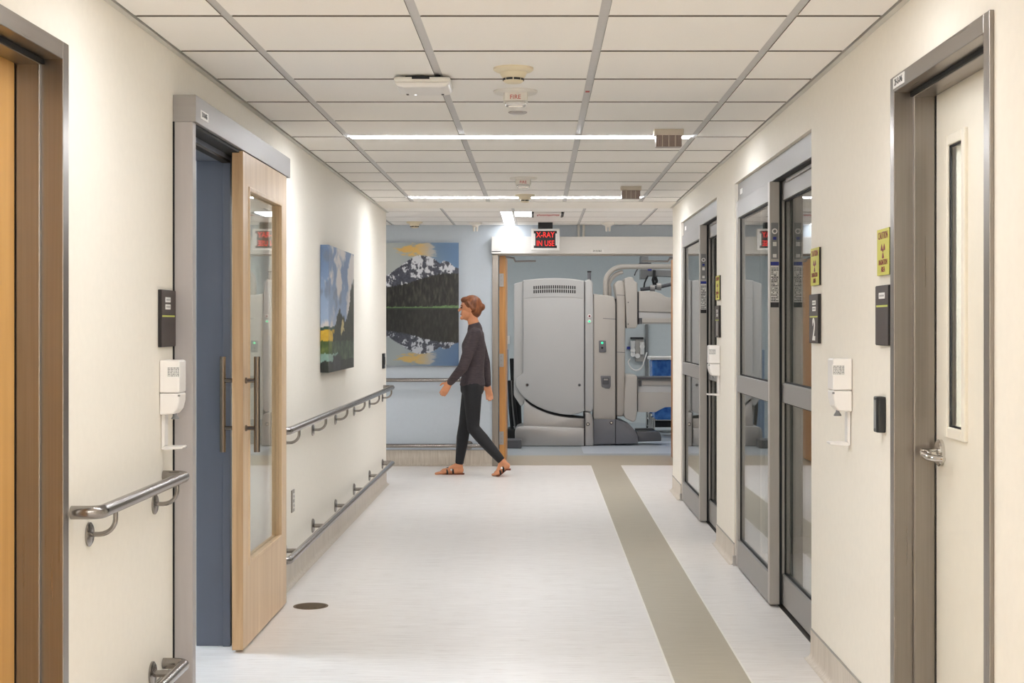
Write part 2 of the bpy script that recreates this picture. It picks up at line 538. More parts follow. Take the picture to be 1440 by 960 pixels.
for t in tees:
    bx('main_tee', 'grid', t - 0.019, t + 0.019, 2.95, 11.92, ZC + 0.004, ZC + 0.04, ce)
for y in J:
    if any(abs(y - l) < .01 for l in LIGHTS_Y + [4.177]):
        bx('cross_tee', 'tee_shade', XL + 0.01, tees[0], y - 0.014, y + 0.014, ZC + 0.032, ZC + 0.045, ce)
        bx('cross_tee', 'tee_shade', tees[3], XR - 0.01, y - 0.014, y + 0.014, ZC + 0.032, ZC + 0.045, ce)
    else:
        bx('cross_tee', 'tee_shade', XL + 0.01, XR - 0.01, y - 0.014, y + 0.014, ZC + 0.032, ZC + 0.045, ce)
bx('soffit_band', 'soffit', -1.45, 1.25, 11.925, 12.57, ZC - 0.001, ZC + 0.045, ce)
bx('trim_1', 'angle', XL, XL + 0.022, -6.0, 13.0, ZC - 0.004, ZC + 0.03, kind='structure', label='grey wall angle along the left edge of the ceiling', cat='trim')
bx('trim_2', 'angle', XR - 0.022, XR, -6.0, 12.5, ZC - 0.004, ZC + 0.03, kind='structure', label='grey wall angle along the right edge of the ceiling', cat='trim')
# cross corridor ceiling
cc = bx('ceiling_cross_corridor', 'deck', -5.6, 5.6, 12.3, 14.72, ZC + 0.105, ZC + 0.16, kind='structure', label='white tile ceiling over the cross corridor', cat='ceiling')
J2 = [12.575, 12.96, 13.57, 14.18, YF]
t2 = [-0.82 + 0.61 * k for k in range(-3, 5)]
for j in range(len(J2) - 1):
    for k in range(len(t2) - 1):
        x0, x1 = t2[k] + 0.012, t2[k + 1] - 0.012
        a, b = J2[j] + 0.008, J2[j + 1] - 0.008
        if abs(t2[k] + 0.82) < 0.01:               # lamp slot along the tee
            x1 = -0.335
            if j == 0: x1 = t2[k + 1] - 0.012
        if abs(t2[k] + 0.21) < 0.01 and j == 1:
            x0 = 0.235
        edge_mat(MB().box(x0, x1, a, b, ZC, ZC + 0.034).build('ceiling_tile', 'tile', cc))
bx('plain_panel', 'tile', -5.6, t2[0], 13.0, YF, ZC, ZC + 0.03, cc)
bx('plain_panel', 'tile', t2[-1], 5.6, 12.5, YF, ZC, ZC + 0.03, cc)
for t in t2:
    bx('main_tee', 'grid', t - 0.016, t + 0.016, 12.57, YF, ZC + 0.004, ZC + 0.04, cc)
for y in J2[1:-1]:
    bx('cross_tee', 'tee_shade', t2[0], t2[-1], y - 0.012, y + 0.012, ZC + 0.032, ZC + 0.045, cc)
bx('ceiling_imaging_room', 'tile', -2.3, 4.1, 14.8, 21.3, 2.85, 2.9, kind='structure', label='white ceiling of the imaging room', cat='ceiling')
bx('ceiling_side_room', 'tile', -5.0, wl0, 4.5, 9.6, 2.45, 2.5, kind='structure', label='white ceiling of the left side room', cat='ceiling')
bx('ceiling_treatment_bays', 'tile', wr1, 5.1, 2.75, 12.34, 2.45, 2.5, kind='structure', label='white ceiling of the glass fronted bays', cat='ceiling')

# ---- coved base along the walls (sheet vinyl turned up)
def cove(name, side, spans, h, label):
    """side: ('x', wall coordinate, direction into the corridor) or ('y', ...)"""
    ax, w, d = side
    r = 0.028
    prof = [(w, 0.0005), (w, h), (w + d * 0.004, h)]
    for i in range(6):
        a = PI / 2 * i / 5
        prof.append((w + d * (0.004 + r - r * math.cos(a)), 0.0005 + r - r * math.sin(a)))
    o = empty(name, (0, 0, 0), label, 'baseboard', None, 'structure')
    for (a, b) in spans:
        if ax == 'x': MB().prism(prof, 'xz', a, b).build('cove_base', 'cove', o, smooth=True)
        else: MB().prism(prof, 'yz', a, b).build('cove_base', 'cove', o, smooth=True)
        e = [(w, h), (w, h + 0.006), (w + d * 0.005, h + 0.006), (w + d * 0.005, h)]
        MB().prism(e, 'xz' if ax == 'x' else 'yz', a, b).build('cap_strip', 'cove_cap', o)
    return o
cove('baseboard_left', ('x', XL, 1), [(-6, 3.12), (4.166, 5.395), (7.0, 13.0)], 0.14, 'coved vinyl base along the left wall')
cove('baseboard_right', ('x', XR, -1), [(-6, 3.698), (4.744, GAa), (GAb, GBa), (GBb, 12.5)], 0.12, 'coved vinyl base along the right wall')
cove('baseboard_far', ('y', YF, -1), [(-5.6, -0.45)], 0.155, 'coved vinyl base along the blue grey end wall')
for (y, s) in ((GAb - 0.001, -1), (GAa, 1), (GBb - 0.001, -1), (GBa, 1)):
    if s < 0: bx('trim_base_end', 'alu', XR - 0.012, XR + 0.02, y - 0.03, y, 0, 0.055, kind='structure', label='small grey end cap of the base beside the glass doors', cat='trim', group='base end caps')

# ================================================================== DOORS
def jamb_frame(parent, side, y0, y1, ztop, mat='steel'):
    """pressed steel frame in a corridor wall. side -1: left wall, +1: right wall. y0,y1: outer edges"""
    w = XL if side < 0 else XR
    d = side                                   # into the wall
    face = 0.05
    def X(t): return w + d * t
    for far, (a, b) in ((0, (y0, y0 + face)), (1, (y1 - face, y1))):
        mb = MB().box(X(-0.012), X(0.155), a, b, 0, ztop)
        mb.build('jamb', mat, parent, bevel=0.002)
        if far: MB().box(X(0.048), X(0.115), b - face - 0.016, b - face + 0.001, 0, ztop - face).build('door_stop', mat, parent, bevel=0.0025)
        else: MB().box(X(0.048), X(0.115), b - 0.001, b + 0.016, 0, ztop - face).build('door_stop', mat, parent, bevel=0.0025)
    MB().box(X(-0.012), X(0.155), y0 + face, y1 - face, ztop - face, ztop).build('head', 'steel_h', parent, bevel=0.002)
    MB().box(X(0.048), X(0.115), y0 + face, y1 - face, ztop - face - 0.016, ztop - face + 0.001).build('door_stop', 'steel_h', parent, bevel=0.0025)
    MB().box(X(0.040), X(0.048), y0 + face, y1 - face, ztop - face - 0.014, ztop - face).build('weather_seal', 'gasket', parent)

# door 1: near left, timber leaf in a steel frame
d1 = empty('door_1', (XL, 3.65, 0), 'golden timber door in a brushed steel frame, nearest on the left', 'door', None, 'structure')
jamb_frame(d1, -1, 3.124, 4.164, 2.172)
bx('leaf', 'maple_gold', XL - 0.162, XL - 0.117, 3.178, 4.108, 0.01, 2.118, d1, 0.002)
bx('seal_gap', 'gasket', XL - 0.1185, XL - 0.1155, 4.094, 4.100, 0.01, 2.11, d1)

# door 3: near right, cream leaf with a slim window
d3 = empty('door_3', (XR, 4.2, 0), 'cream door with a slim window and lever in a steel frame on the right', 'door', None, 'structure')
jamb_frame(d3, 1, 3.70, 4.742, 2.172)
X3 = XR + 0.117
wy0, wy1, wz0, wz1 = 4.36, 4.505, 1.075, 1.93
mb = MB()
mb.box(X3, X3 + 0.045, 3.754, wy0, 0.01, 2.118).box(X3, X3 + 0.045, wy1, 4.688, 0.01, 2.118)
mb.box(X3, X3 + 0.045, wy0, wy1, 0.01, wz0).box(X3, X3 + 0.045, wy0, wy1, wz1, 2.118)
leaf3 = mb.build('leaf', 'door_cream', d3)
bx('seal_gap', 'gasket', X3 - 0.0015, X3 + 0.002, 4.669, 4.6755, 0.01, 2.11, d3)
fr = empty('dummy', (0, 0, 0)); bpy.data.objects.remove(fr)
mb = MB()
fw = 0.034
for (a, b, c, e) in ((wy0 - fw, wy0, wz0 - fw, wz1 + fw), (wy1, wy1 + fw, wz0 - fw, wz1 + fw), (wy0, wy1, wz0 - fw, wz0), (wy0, wy1, wz1, wz1 + fw)):
    mb.box(X3 - 0.012, X3 + 0.02, a, b, c, e)
mb.build('window_frame', 'door_cream', d3, bevel=0.004)
bx('window_pane', 'glass', X3 - 0.001, X3 + 0.004, wy0, wy1, wz0, wz1, d3)
mb = MB()
mb.box(X3 - 0.005, X3 - 0.001, wy0, wy0 + 0.006, wz0, wz1).box(X3 - 0.005, X3 - 0.001, wy1 - 0.012, wy1, wz0, wz1)
mb.box(X3 - 0.005, X3 - 0.001, wy0, wy1, wz0, wz0 + 0.006).box(X3 - 0.005, X3 - 0.001, wy0, wy1, wz1 - 0.006, wz1)
mb.build('glazing_seal', 'gasket', d3)
# lever set
LY, LZ = 4.61, 0.987
lv = MB().lathe([(0.042, 0.0), (0.042, -0.010), (0.037, -0.014)], (X3, LY, LZ), 'x').build('lever_rose', 'chrome', d3, smooth=True)
MB().lathe([(0.016, -0.012), (0.013, -0.03), (0.014, -0.058), (0.010, -0.064)], (X3, LY, LZ), 'x', 18).build('lever_neck', 'chrome', d3, smooth=True)
pts = [(X3 - 0.055, LY + 0.006, LZ - 0.002), (X3 - 0.060, LY - 0.03, LZ - 0.006), (X3 - 0.058, LY - 0.075, LZ - 0.008), (X3 - 0.048, LY - 0.115, LZ - 0.008), (X3 - 0.030, LY - 0.135, LZ - 0.008)]
MB().tube(pts, [0.0125, 0.012, 0.0115, 0.011, 0.010], 12).build('lever_handle', 'chrome', d3, smooth=True)
pl = bx('number_plate', 'white_print', XR - 0.0140, XR - 0.0115, 4.555, 4.695, 2.131, 2.165, d3)
text('2H-B-046', 0.030, (XR - 0.0142, 4.625, 2.148), R_RIGHT, 'ink', d3, 0.85)

# door 2: sliding timber door with a header track
d2 = empty('door_2', (XL, 6.4, 0), 'sliding maple door with a tall glass panel and steel pulls on the left wall', 'door', None, 'structure')
H2a, H2b = 5.398, 7.46
bx('header', 'alu_light', XL, -1.246, H2a, H2b, 2.127, 2.225, d2, 0.002)
bx('header_track', 'gasket', XL + 0.002, -1.262, H2a + 0.06, H2b - 0.02, 2.115, 2.1275, d2)
bx('jamb_post', 'alu_paint', XL, -1.258, H2a + 0.003, H2a + 0.052, 0, 2.127, d2, 0.002)
bx('jamb_seal', 'gasket', XL - 0.001, XL + 0.006, H2a - 0.002, H2a + 0.003, 0, 2.127, d2)
# blue grey lining of the opening
mb = MB()
mb.box(wl0 + 0.015, XL + 0.004, 6.40, 6.42, 0, 2.10).box(wl0 + 0.015, XL + 0.004, S2a, S2a + 0.02, 0, 2.10)
mb.box(wl0 + 0.015, XL + 0.004, S2a, 6.42, 2.095, 2.116)
mb.box(XL - 0.028, XL + 0.004, 6.388, 6.40, 0, 2.095)
mb.build('opening_frame', 'blue_frame', d2, bevel=0.0015)
bx('head_seal', 'bronze_dark', XL - 0.03, XL + 0.004, S2a + 0.02, 6.388, 2.085, 2.095, d2)
LX0, LX1 = -1.291, -1.246
la, lb, lz0, lz1 = 6.263, 7.343, 0.012, 2.122
ga, gb, gz0, gz1 = 6.40, 7.195, 0.365, 1.968
mb = MB()
mb.box(LX0, LX1, la, ga, lz0, lz1).box(LX0, LX1, gb, lb, lz0, lz1).box(LX0, LX1, ga, gb, lz0, gz0).box(LX0, LX1, ga, gb, gz1, lz1)
lf2 = mb.build('leaf', 'maple', d2)
bx('edge_band', 'maple_edge', LX0 - 0.0005, LX1 + 0.0003, la - 0.003, la + 0.0005, lz0, lz1, d2)
mb = MB()
for (xa, xb) in ((LX1 - 0.014, LX1 + 0.004),):
    mb.box(xa, xb, ga - 0.016, ga + 0.004, gz0 - 0.016, gz1 + 0.016).box(xa, xb, gb - 0.004, gb + 0.016, gz0 - 0.016, gz1 + 0.016)
    mb.box(xa, xb, ga, gb, gz0 - 0.016, gz0 + 0.004).box(xa, xb, ga, gb, gz1 - 0.004, gz1 + 0.016)
mb.build('glazing_bead', 'maple', d2, bevel=0.003)
bx('glass_panel', 'glass', LX0 + 0.018, LX0 + 0.024, ga, gb, gz0, gz1, d2)
for (xbar, xs, mt, nm) in ((-1.197, LX1, 'handle_steel', 'pull_handle'), (-1.343, LX0, 'handle_steel', 'pull_handle')):
    h = MB().tube([(xbar, 6.315, 0.845), (xbar, 6.315, 1.252)], 0.013, 18).build(nm, mt, d2, smooth=True)
    for zz in (0.947, 1.15):
        MB().tube([(xs, 6.315, zz), (xbar, 6.315, zz)], 0.009, 14).build('standoff', mt, h, smooth=True)
        MB().lathe([(0.013, 0), (0.013, (xbar - xs) * 0.12)], (xs, 6.315, zz), 'x', 18).build('collar', mt, h, smooth=True)
bx('number_plate', 'white_print', -1.2465, -1.2450, 5.475, 5.60, 2.150, 2.182, d2)
text('2H-B-065', 0.026, (-1.2448, 5.5375, 2.166), R_LEFT, 'ink', d2, 0.85)

# doors 4 and 5: glazed sliding doors with two leaves
def glazed(name, ya, yb, yl, label):
    d = empty(name, (XR + 0.1, (ya + yb) / 2, 0), label, 'door', None, 'structure')
    XF = XR + 0.020
    bx('header', 'alu_header', XF, XR + 0.14, ya, yb, 2.102, GZ, d, 0.002)
    bx('header_lip', 'alu_light', XF - 0.003, XF + 0.03, ya, yb, 2.098, 2.106, d)
    bx('header_shadow_gap', 'gasket', XF + 0.004, XR + 0.13, ya, yb, 2.094, 2.098, d)
    bx('fixed_jamb', 'alu', XF, XR + 0.14, yb - 0.055, yb, 0, 2.102, d, 0.002)
    bx('fixed_jamb', 'alu', XF + 0.05, XR + 0.14, ya, ya + 0.04, 0, 2.102, d, 0.002)
    bx('floor_track', 'bronze_dark', XR + 0.05, XR + 0.13, ya, yb - 0.05, 0.0, 0.003, d)
    for k, (x0, x1, a, b) in enumerate(((XR + 0.001, XR + 0.050, yl, yb - 0.06), (XR + 0.064, XR + 0.109, ya + 0.03, yl + 0.07))):
        zb, zt = 0.012, 2.094
        st = 0.055
        lf = MB().box(x0, x1, a, a + st, zb, zt).box(x0, x1, b - st, b, zb, zt).build('sliding_leaf' if k == 0 else 'fixed_leaf', 'alu', d, bevel=0.002)
        bx('top_rail', 'alu_header', x0 + 0.001, x1 - 0.001, a + st, b - st, 2.0, zt, lf, 0.002)
        bx('middle_rail', 'alu_header', x0 - 0.001, x1 - 0.001, a + st - 0.002, b - st + 0.002, 1.008, 1.102, lf, 0.002)
        bx('bottom_rail', 'alu_header', x0 + 0.001, x1 - 0.001, a + st, b - st, zb, 0.16, lf, 0.002)
        xm = (x0 + x1) / 2
        for (za, zc_) in ((0.16, 1.008), (1.102, 2.0)):
            bx('glass_pane', 'glass_bay', xm - 0.003, xm + 0.003, a + st, b - st, za, zc_, lf)
            mb = MB(); g = 0.007
            for xx in (xm - 0.009,):
                mb.box(xx, xm - 0.003, a + st, a + st + g, za, zc_).box(xx, xm - 0.003, b - st - g, b - st, za, zc_)
                mb.box(xx, xm - 0.003, a + st, b - st, za, za + g).box(xx, xm - 0.003, a + st, b - st, zc_ - g, zc_)
            mb.build('gasket', 'gasket', lf)
        if k == 0:
            bx('edge_seal', 'gasket', x1 - 0.001, x1 + 0.012, a + 0.002, a + 0.02, zb, zt, lf)
            # decals on the leading edge, facing along the corridor
            s = FPX / yl
            def Z(y): return CAMZ + (459 - y) / 285.6
            e = a - 0.0012
            xa, xb = x0 + 0.005, x1 - 0.003
            xc = (xa + xb) / 2
            bx('decal', 'grey_plastic', xa + 0.003, xb - 0.003, e + 0.0006, a + 0.001, Z(364), Z(313), lf)
            MB().lathe([(0.014, 0), (0.014, -0.0012)], (xc, e + 0.001, Z(325)), 'y', 20).build('decal_dot', 'white_print', lf)
            MB().lathe([(0.008, 0), (0.008, -0.0018)], (xc, e + 0.001, Z(325)), 'y', 20).build('decal_dot', 'grey_plastic', lf)
            bx('decal_mark', 'ink_blue', xc - 0.008, xc + 0.008, e, a, Z(337), Z(333), lf)
            bx('decal_mark', 'white_print', xc - 0.009, xc + 0.009, e, a, Z(346), Z(340), lf)
            bx('decal_mark', 'white_print', xc - 0.009, xc + 0.009, e, a, Z(362), Z(357), lf)
            bx('decal', 'ink_blue', xa, xb, e, a + 0.001, Z(373), Z(368), lf)
            bx('decal', 'white_print', xa, xb, e, a + 0.001, Z(424.5), Z(373.5), lf)
            rnd = random.Random(3)
            mb = MB(); y = 376.0
            while y < 422:
                q = rnd.uniform(0.6, 1.5)
                xs = xa + 0.003
                while xs < xb - 0.006:
                    w = rnd.uniform(0.003, 0.012)
                    if rnd.random() < 0.8: mb.box(xs, min(xs + w, xb - 0.003), e - 0.0006, e + 0.0002, Z(y + q), Z(y))
                    xs += w + 0.002
                y += q + 0.9
            mb.build('decal_print', 'ink', lf, kind='stuff')
            bx('decal', 'ink', xa, xb, e, a + 0.001, Z(432), Z(425), lf)
        else:
            MB().tube([(x0 - 0.004, b - 0.3, 1.0), (x0 - 0.004, b - 0.3, 1.0 - 0.001)], 0.001, 6)
    bx('guide_block', 'alu_light', XR + 0.055, XR + 0.105, ya + 0.1, yl - 0.15, 2.076, 2.094, d, 0.003)
    bx('number_plate', 'white_print', XF - 0.0022, XF, yb - 0.20, yb - 0.10, 2.135, 2.165, d)
    return d
glazed('door_4', GAa, GAb, 7.29, 'nearer pair of grey framed sliding glass doors on the right wall')
glazed('door_5', GBa, GBb, 10.42, 'farther pair of grey framed sliding glass doors on the right wall')

# door 6: double timber doors standing open to the imaging room
d6 = empty('door_6', (0.5, YF, 0), 'open double doors with steel frame and white header to the imaging room', 'door', None, 'structure')
sF = FPX / YF
bx('jamb', 'steel', -0.45, -0.387, YF - 0.02, YF + 0.155, 0, 2.10, d6, 0.003)
bx('jamb', 'steel', 1.474, 1.537, YF - 0.02, YF + 0.155, 0, 2.10, d6, 0.003)
bx('head', 'steel_h', -0.45, 1.537, YF - 0.02, YF + 0.155, 2.085, 2.135, d6, 0.003)
bx('header', 'alu_white', -0.452, 1.545, YF - 0.135, YF, 2.095, 2.262, d6, 0.003)
bx('header_slot', 'gasket', -0.45, -0.36, YF - 0.137, YF - 0.13, 2.113, 2.120, d6)
bx('number_plate', 'white_print', 0.52, 0.65, YF - 0.138, YF - 0.135, 2.108, 2.135, d6)
text('2H-B-063', 0.026, (0.585, YF - 0.1385, 2.121), R_CAM, 'ink', d6, 0.85)
for side, (x0, x1) in ((0, (-0.380, -0.318)), (1, (1.405, 1.467))):
    lf = bx('open_leaf', 'oak_edge', x0, x1, YF + 0.02, YF + 0.93, 0.012, 2.08, d6, 0.002)
    for zz in (0.275, 1.045, 1.84):
        hx0, hx1 = (x0 - 0.004, x1 - 0.018) if side == 0 else (x0 + 0.018, x1 + 0.004)
        bx('hinge', 'alu_light', hx0, hx1, YF + 0.014, YF + 0.022, zz - 0.065, zz + 0.065, lf, 0.001)
        mb = MB()
        for q in (-0.04, 0, 0.04): mb.lathe([(0.006, 0), (0.006, -0.003)], ((hx0 + hx1) / 2, YF + 0.0145, zz + q), 'y', 10)
        mb.build('hinge_screws', 'steel', lf)
for (xa, xb) in (((-0.33), -0.02), (1.43, 1.05)):
    xm = xa + (xb - xa) * 0.3
    MB().tube([(xa, YF + 0.03, 2.07), (xm, YF + 0.06, 2.06), (xm + (xb - xa) * 0.05, YF + 0.10, 2.03), (xb, YF + 0.16, 2.035)], 0.010, 10).build('closer_arm', 'alu_light', d6, smooth=True)

# ================================================================== CEILING LIGHTS
def linear_light(y, label, lamp='led_corr', x0=tees[0] + 0.019, x1=tees[3] - 0.019):
    o = empty('ceiling_light', (0, y, ZC), label, 'light', 'recessed linear lights across the corridor')
    lens = [(y - 0.040, ZC + 0.012), (y - 0.040, ZC - 0.001), (y - 0.034, ZC - 0.004), (y + 0.034, ZC - 0.004), (y + 0.040, ZC - 0.001), (y + 0.040, ZC + 0.012)]
    MB().prism(lens, 'yz', x0, x1).build('diffuser', lamp, o)
    mb = MB().box(x0, x1, y - 0.060, y - 0.041, ZC - 0.0005, ZC + 0.04).box(x0, x1, y + 0.041, y + 0.060, ZC - 0.001, ZC + 0.04)
    mb.build('housing_edge', 'white_plastic', o)
linear_light(7.837, 'nearer bright linear light set across the corridor ceiling')
linear_light(11.497, 'farther bright linear light set across the corridor ceiling')
linear_light(4.177, 'bright linear light over the nearest doors, above the frame', 'led_near')
for y in (0.517, -3.143):
    o = empty('ceiling_light', (0, y, ZC), 'linear light on the corridor ceiling %s' % ('just behind the viewer' if y < -1 else 'directly over the viewer'), 'light', 'recessed linear lights across the corridor')
    bx('diffuser', 'led_behind', tees[0] + 0.02, tees[3] - 0.02, y - 0.052, y + 0.052, ZC - 0.005, ZC, o)
o = empty('ceiling_light', (-0.27, 13.6, ZC), 'bright light strip running lengthwise on the cross corridor ceiling', 'light')
bx('diffuser', 'led_cross', -0.322, -0.228, 12.95, YF - 0.03, ZC + 0.002, ZC + 0.010, o)
bx('housing_edge', 'white_plastic', -0.335, -0.324, 12.95, YF - 0.03, ZC - 0.001, ZC + 0.03, o)
bx('housing_edge', 'white_plastic', -0.226, -0.206, 12.95, YF - 0.03, ZC - 0.001, ZC + 0.03, o)
o = empty('ceiling_light', (0, 13.26, ZC), 'short bright light panel beside the ceiling sign housing', 'light')
bx('diffuser', 'led_cross', -0.20, -0.055, 12.99, 13.54, ZC + 0.002, ZC + 0.010, o)
for sx_ in (-3.4, 2.9):  # lamps out of view, added to lift the far wall level
    o = empty('ceiling_light', (sx_, 13.7, ZC), 'added unseen light panel on the %s arm of the cross corridor ceiling' % ('left' if sx_ < 0 else 'right'), 'light', 'added cross corridor side lights')
    bx('diffuser', 'led_side_fill', sx_ - 0.6, sx_ + 0.6, 13.6, 13.75, ZC - 0.008, ZC, o)
for k, (x, y, w, d, lb_) in enumerate(((0.4, 16.0, 1.2, 0.35, 'added unseen light panel for the front of the imaging machine'), (2.3, 18.6, 0.6, 0.6, 'right square light panel behind the imaging machine'), (-1.1, 18.6, 0.6, 0.6, 'left square light panel behind the imaging machine'))):  # first panel is added out of view to light the machine front
    o = empty('ceiling_light', (x, y, 2.85), lb_, 'light', 'imaging room lights')
    bx('diffuser', 'led_scan', x - w, x + w, y - d, y + d, 2.838, 2.85, o)
o = empty('ceiling_light', (-2.5, 6.5, 2.45), 'cool light panel in the left side room', 'light')
bx('diffuser', 'led_left', -2.8, -2.2, 6.2, 6.8, 2.438, 2.45, o)
o = empty('ceiling_light', (2.0, 3.5, 2.45), 'added unseen light panel brightening the cream door window from behind', 'light')  # added lamp out of view, placed to light the window's far side
bx('diffuser', 'led_corr', 1.7, 2.3, 3.3, 3.7, 2.438, 2.45, o)
for (x, y) in ((3.0, 7.4), (3.0, 10.7)):
    o = empty('ceiling_light', (x, y, 2.45), 'light panel inside the %s glass fronted bay' % ('nearer' if y < 9 else 'farther'), 'light', 'bay lights')
    bx('diffuser', 'led_bay', x - 0.6, x + 0.6, y - 0.3, y + 0.3, 2.438, 2.45, o)

# ================================================================== HANDRAILS
brk = {}
def bracket_curved(rail, x, y, z, off):
    """curved arm from a wall rosette at (x,y) up to the rail underside; off = rail offset from wall (signed, along x)"""
    s = 1 if off > 0 else -1
    key = ('c', s)
    if key not in brk:
        zb = -0.085
        pts = [(0.004 * s, 0, zb), (0.030 * s, 0, zb)]
        for i in range(7):
            a = PI / 2 * i / 6
            pts.append((s * (0.030 + 0.050 * math.sin(a)), 0, zb + 0.045 * (1 - math.cos(a))))
        pts.append((s * 0.080, 0, -0.018))
        a_ = MB().tube(pts, 0.0075, 10).build('bracket', 'rail_steel', smooth=True)
        b_ = MB().lathe([(0.036, 0), (0.036, 0.005 * s), (0.030, 0.009 * s)], (0, 0, zb), 'x', 22).build('rosette', 'rail_steel', smooth=True)
        COL.objects.unlink(a_); COL.objects.unlink(b_)
        brk[key] = (a_, b_)
    a_, b_ = brk[key]
    o = inst(a_, 'bracket', rail, (x, y, z)); inst(b_, 'rosette', o, (x, y, z))
def bracket_post(rail, x, y, z, off):
    s = 1 if off > 0 else -1
    key = ('p', s)
    if key not in brk:
        a_ = MB().tube([(0.0, 0, 0), (s * 0.075, 0, 0)], 0.012, 12).build('bracket', 'rail_steel', smooth=True)
        b_ = MB().lathe([(0.042, 0), (0.042, 0.006 * s), (0.034, 0.011 * s)], (0, 0, 0), 'x', 22).build('rosette', 'rail_steel', smooth=True)
        COL.objects.unlink(a_); COL.objects.unlink(b_)
        brk[key] = (a_, b_)
    a_, b_ = brk[key]
    o = inst(a_, 'bracket', rail, (x, y, z)); inst(b_, 'rosette', o, (x, y, z))

def side_rail(x, off, y0, y1, z, posts, curved, label, r=0.0195, group=None):
    t = empty('handrail', (x, y0, z), label, 'handrail', group)
    xr = x + off
    rb = 0.035
    s = 1 if off > 0 else -1
    pts = [(x + 0.001 * s, y0, z), (xr - s * rb, y0, z)]
    for i in range(1, 7):
        a = PI / 2 * i / 6
        pts.append((xr - s * rb + s * rb * math.sin(a), y0 + rb * (1 - math.cos(a)), z))
    pts.append((xr, y1 - rb, z))
    for i in range(1, 7):
        a = PI / 2 * i / 6
        pts.append((xr - s * rb * (1 - math.cos(a)), y1 - rb + rb * math.sin(a), z))
    pts.append((x + 0.001 * s, y1, z))
    MB().tube(pts, r, 20).build('rail', 'rail_steel', t, smooth=True)
    for y in posts:
        (bracket_curved if curved else bracket_post)(t, x, y, z, off)
    return t
side_rail(XL, 0.082, 4.22, 5.255, 0.850, [4.385, 5.135], True, 'short steel handrail on curved brackets beside the golden timber door')
side_rail(XL, 0.082, 4.22, 5.255, 0.185, [4.385, 5.10], False, 'short steel bumper rail near the floor beside the golden timber door')
ys = [7.76 + 0.98 * k for k in range(6)]
side_rail(XL, 0.082, 7.42, 12.76, 0.856, ys, True, 'long steel handrail on curved brackets under the landscape painting')
side_rail(XL, 0.082, 7.42, 12.76, 0.205, ys, False, 'long steel bumper rail near the floor under the landscape painting')
def far_rail(z, label, curved):
    t = empty('handrail', (-0.52, YF, z), label, 'handrail')
    yr = YF - 0.082; x1 = -0.525; rb = 0.035
    pts = [(-5.4, yr, z), (x1 - rb, yr, z)]
    for i in range(1, 7):
        a = PI / 2 * i / 6
        pts.append((x1 - rb + rb * math.sin(a), yr + rb * (1 - math.cos(a)), z))
    pts.append((x1, YF - 0.001, z))
    MB().tube(pts, 0.0195, 18).build('rail', 'rail_steel', t, smooth=True)
    for x in (-0.68, -1.6, -2.5):
        if curved:
            p = [(x, YF - 0.002, z - 0.085), (x, YF - 0.03, z - 0.085), (x, YF - 0.06, z - 0.075), (x, YF - 0.078, z - 0.05), (x, yr, z - 0.018)]
            b = MB().tube(p, 0.0075, 10).build('bracket', 'rail_steel', t, smooth=True)
            MB().lathe([(0.036, 0), (0.036, -0.006)], (x, YF, z - 0.085), 'y', 20).build('rosette', 'rail_steel', b, smooth=True)
        else:
            b = MB().tube([(x, YF - 0.001, z), (x, yr, z)], 0.012, 12).build('bracket', 'rail_steel', t, smooth=True)
            MB().lathe([(0.042, 0), (0.042, -0.007)], (x, YF, z), 'y', 20).build('rosette', 'rail_steel', b, smooth=True)
far_rail(0.853, 'upper steel handrail on the blue grey end wall under the mountain picture', True)
far_rail(0.207, 'lower steel bumper rail near the floor on the blue grey end wall', False)

# ================================================================== WALL DEVICES
def dispenser(side, y, z0, label):
    """white hand sanitiser dispenser; side -1 left wall, +1 right wall. y = near edge, z0 = top"""
    w = XL if side < 0 else XR
    d = -side
    def X(t): return w + d * t
    t = empty('sanitizer_dispenser', (w, y + 0.05, z0 - 0.33), label, 'dispenser', 'hand sanitizer dispensers')
    up = [(0.001, 0), (0.068, 0), (0.072, -0.006), (0.072, -0.115), (0.001, -0.115)]
    MB().prism([(X(a), z0 + b) for a, b in up], 'xz', y, y + 0.1).build('cover', 'white_plastic', t, bevel=0.006, seg=3)
    lo = [(0.001, -0.1165), (0.072, -0.1165), (0.071, -0.145), (0.064, -0.172), (0.050, -0.190), (0.001, -0.193)]
    MB().prism([(X(a), z0 + b) for a, b in lo], 'xz', y + 0.001, y + 0.099).build('reservoir', 'white_plastic', t, bevel=0.006, seg=3)
    lb = bx('label_panel', 'white_print', X(0.074), X(0.028), y - 0.0008, y + 0.0005, z0 - 0.062, z0 - 0.022, t)
    mb = MB(); rnd = random.Random(5); zz = z0 - 0.026
    while zz > z0 - 0.058:
        xa = 0.031
        while xa < 0.068:
            q = rnd.uniform(0.003, 0.010)
            mb.box(X(xa), X(min(xa + q, 0.071)), y - 0.0013, y - 0.0007, zz - 0.003, zz)
            xa += q + 0.002
        zz -= 0.0055
    mb.build('label_print', 'ink_grey', lb, kind='stuff')
    bx('latch', 'grey_plastic', X(0.0725), X(0.066), y + 0.0, y + 0.008, z0 - 0.128, z0 - 0.121, t)
    MB().lathe([(0.006, 0.003), (0.007, -0.004), (0.014, -0.014), (0.014, -0.018)], (X(0.045), y + 0.05, z0 - 0.192), 'z', 18).build('nozzle', 'grey_plastic', t, smooth=True)
    ar = [(0.002, -0.19), (0.014, -0.19), (0.014, -0.302), (0.002, -0.314)]
    MB().prism([(X(a), z0 + b) for a, b in ar], 'xz', y + 0.025, y + 0.075).build('arm', 'white_plastic', t, bevel=0.002)
    tr = [(0.002, -0.314), (0.014, -0.305), (0.078, -0.304), (0.080, -0.309), (0.075, -0.313), (0.012, -0.318)]
    MB().prism([(X(a), z0 + b) for a, b in tr], 'xz', y + 0.02, y + 0.08).build('drip_tray', 'white_plastic', t, bevel=0.002)
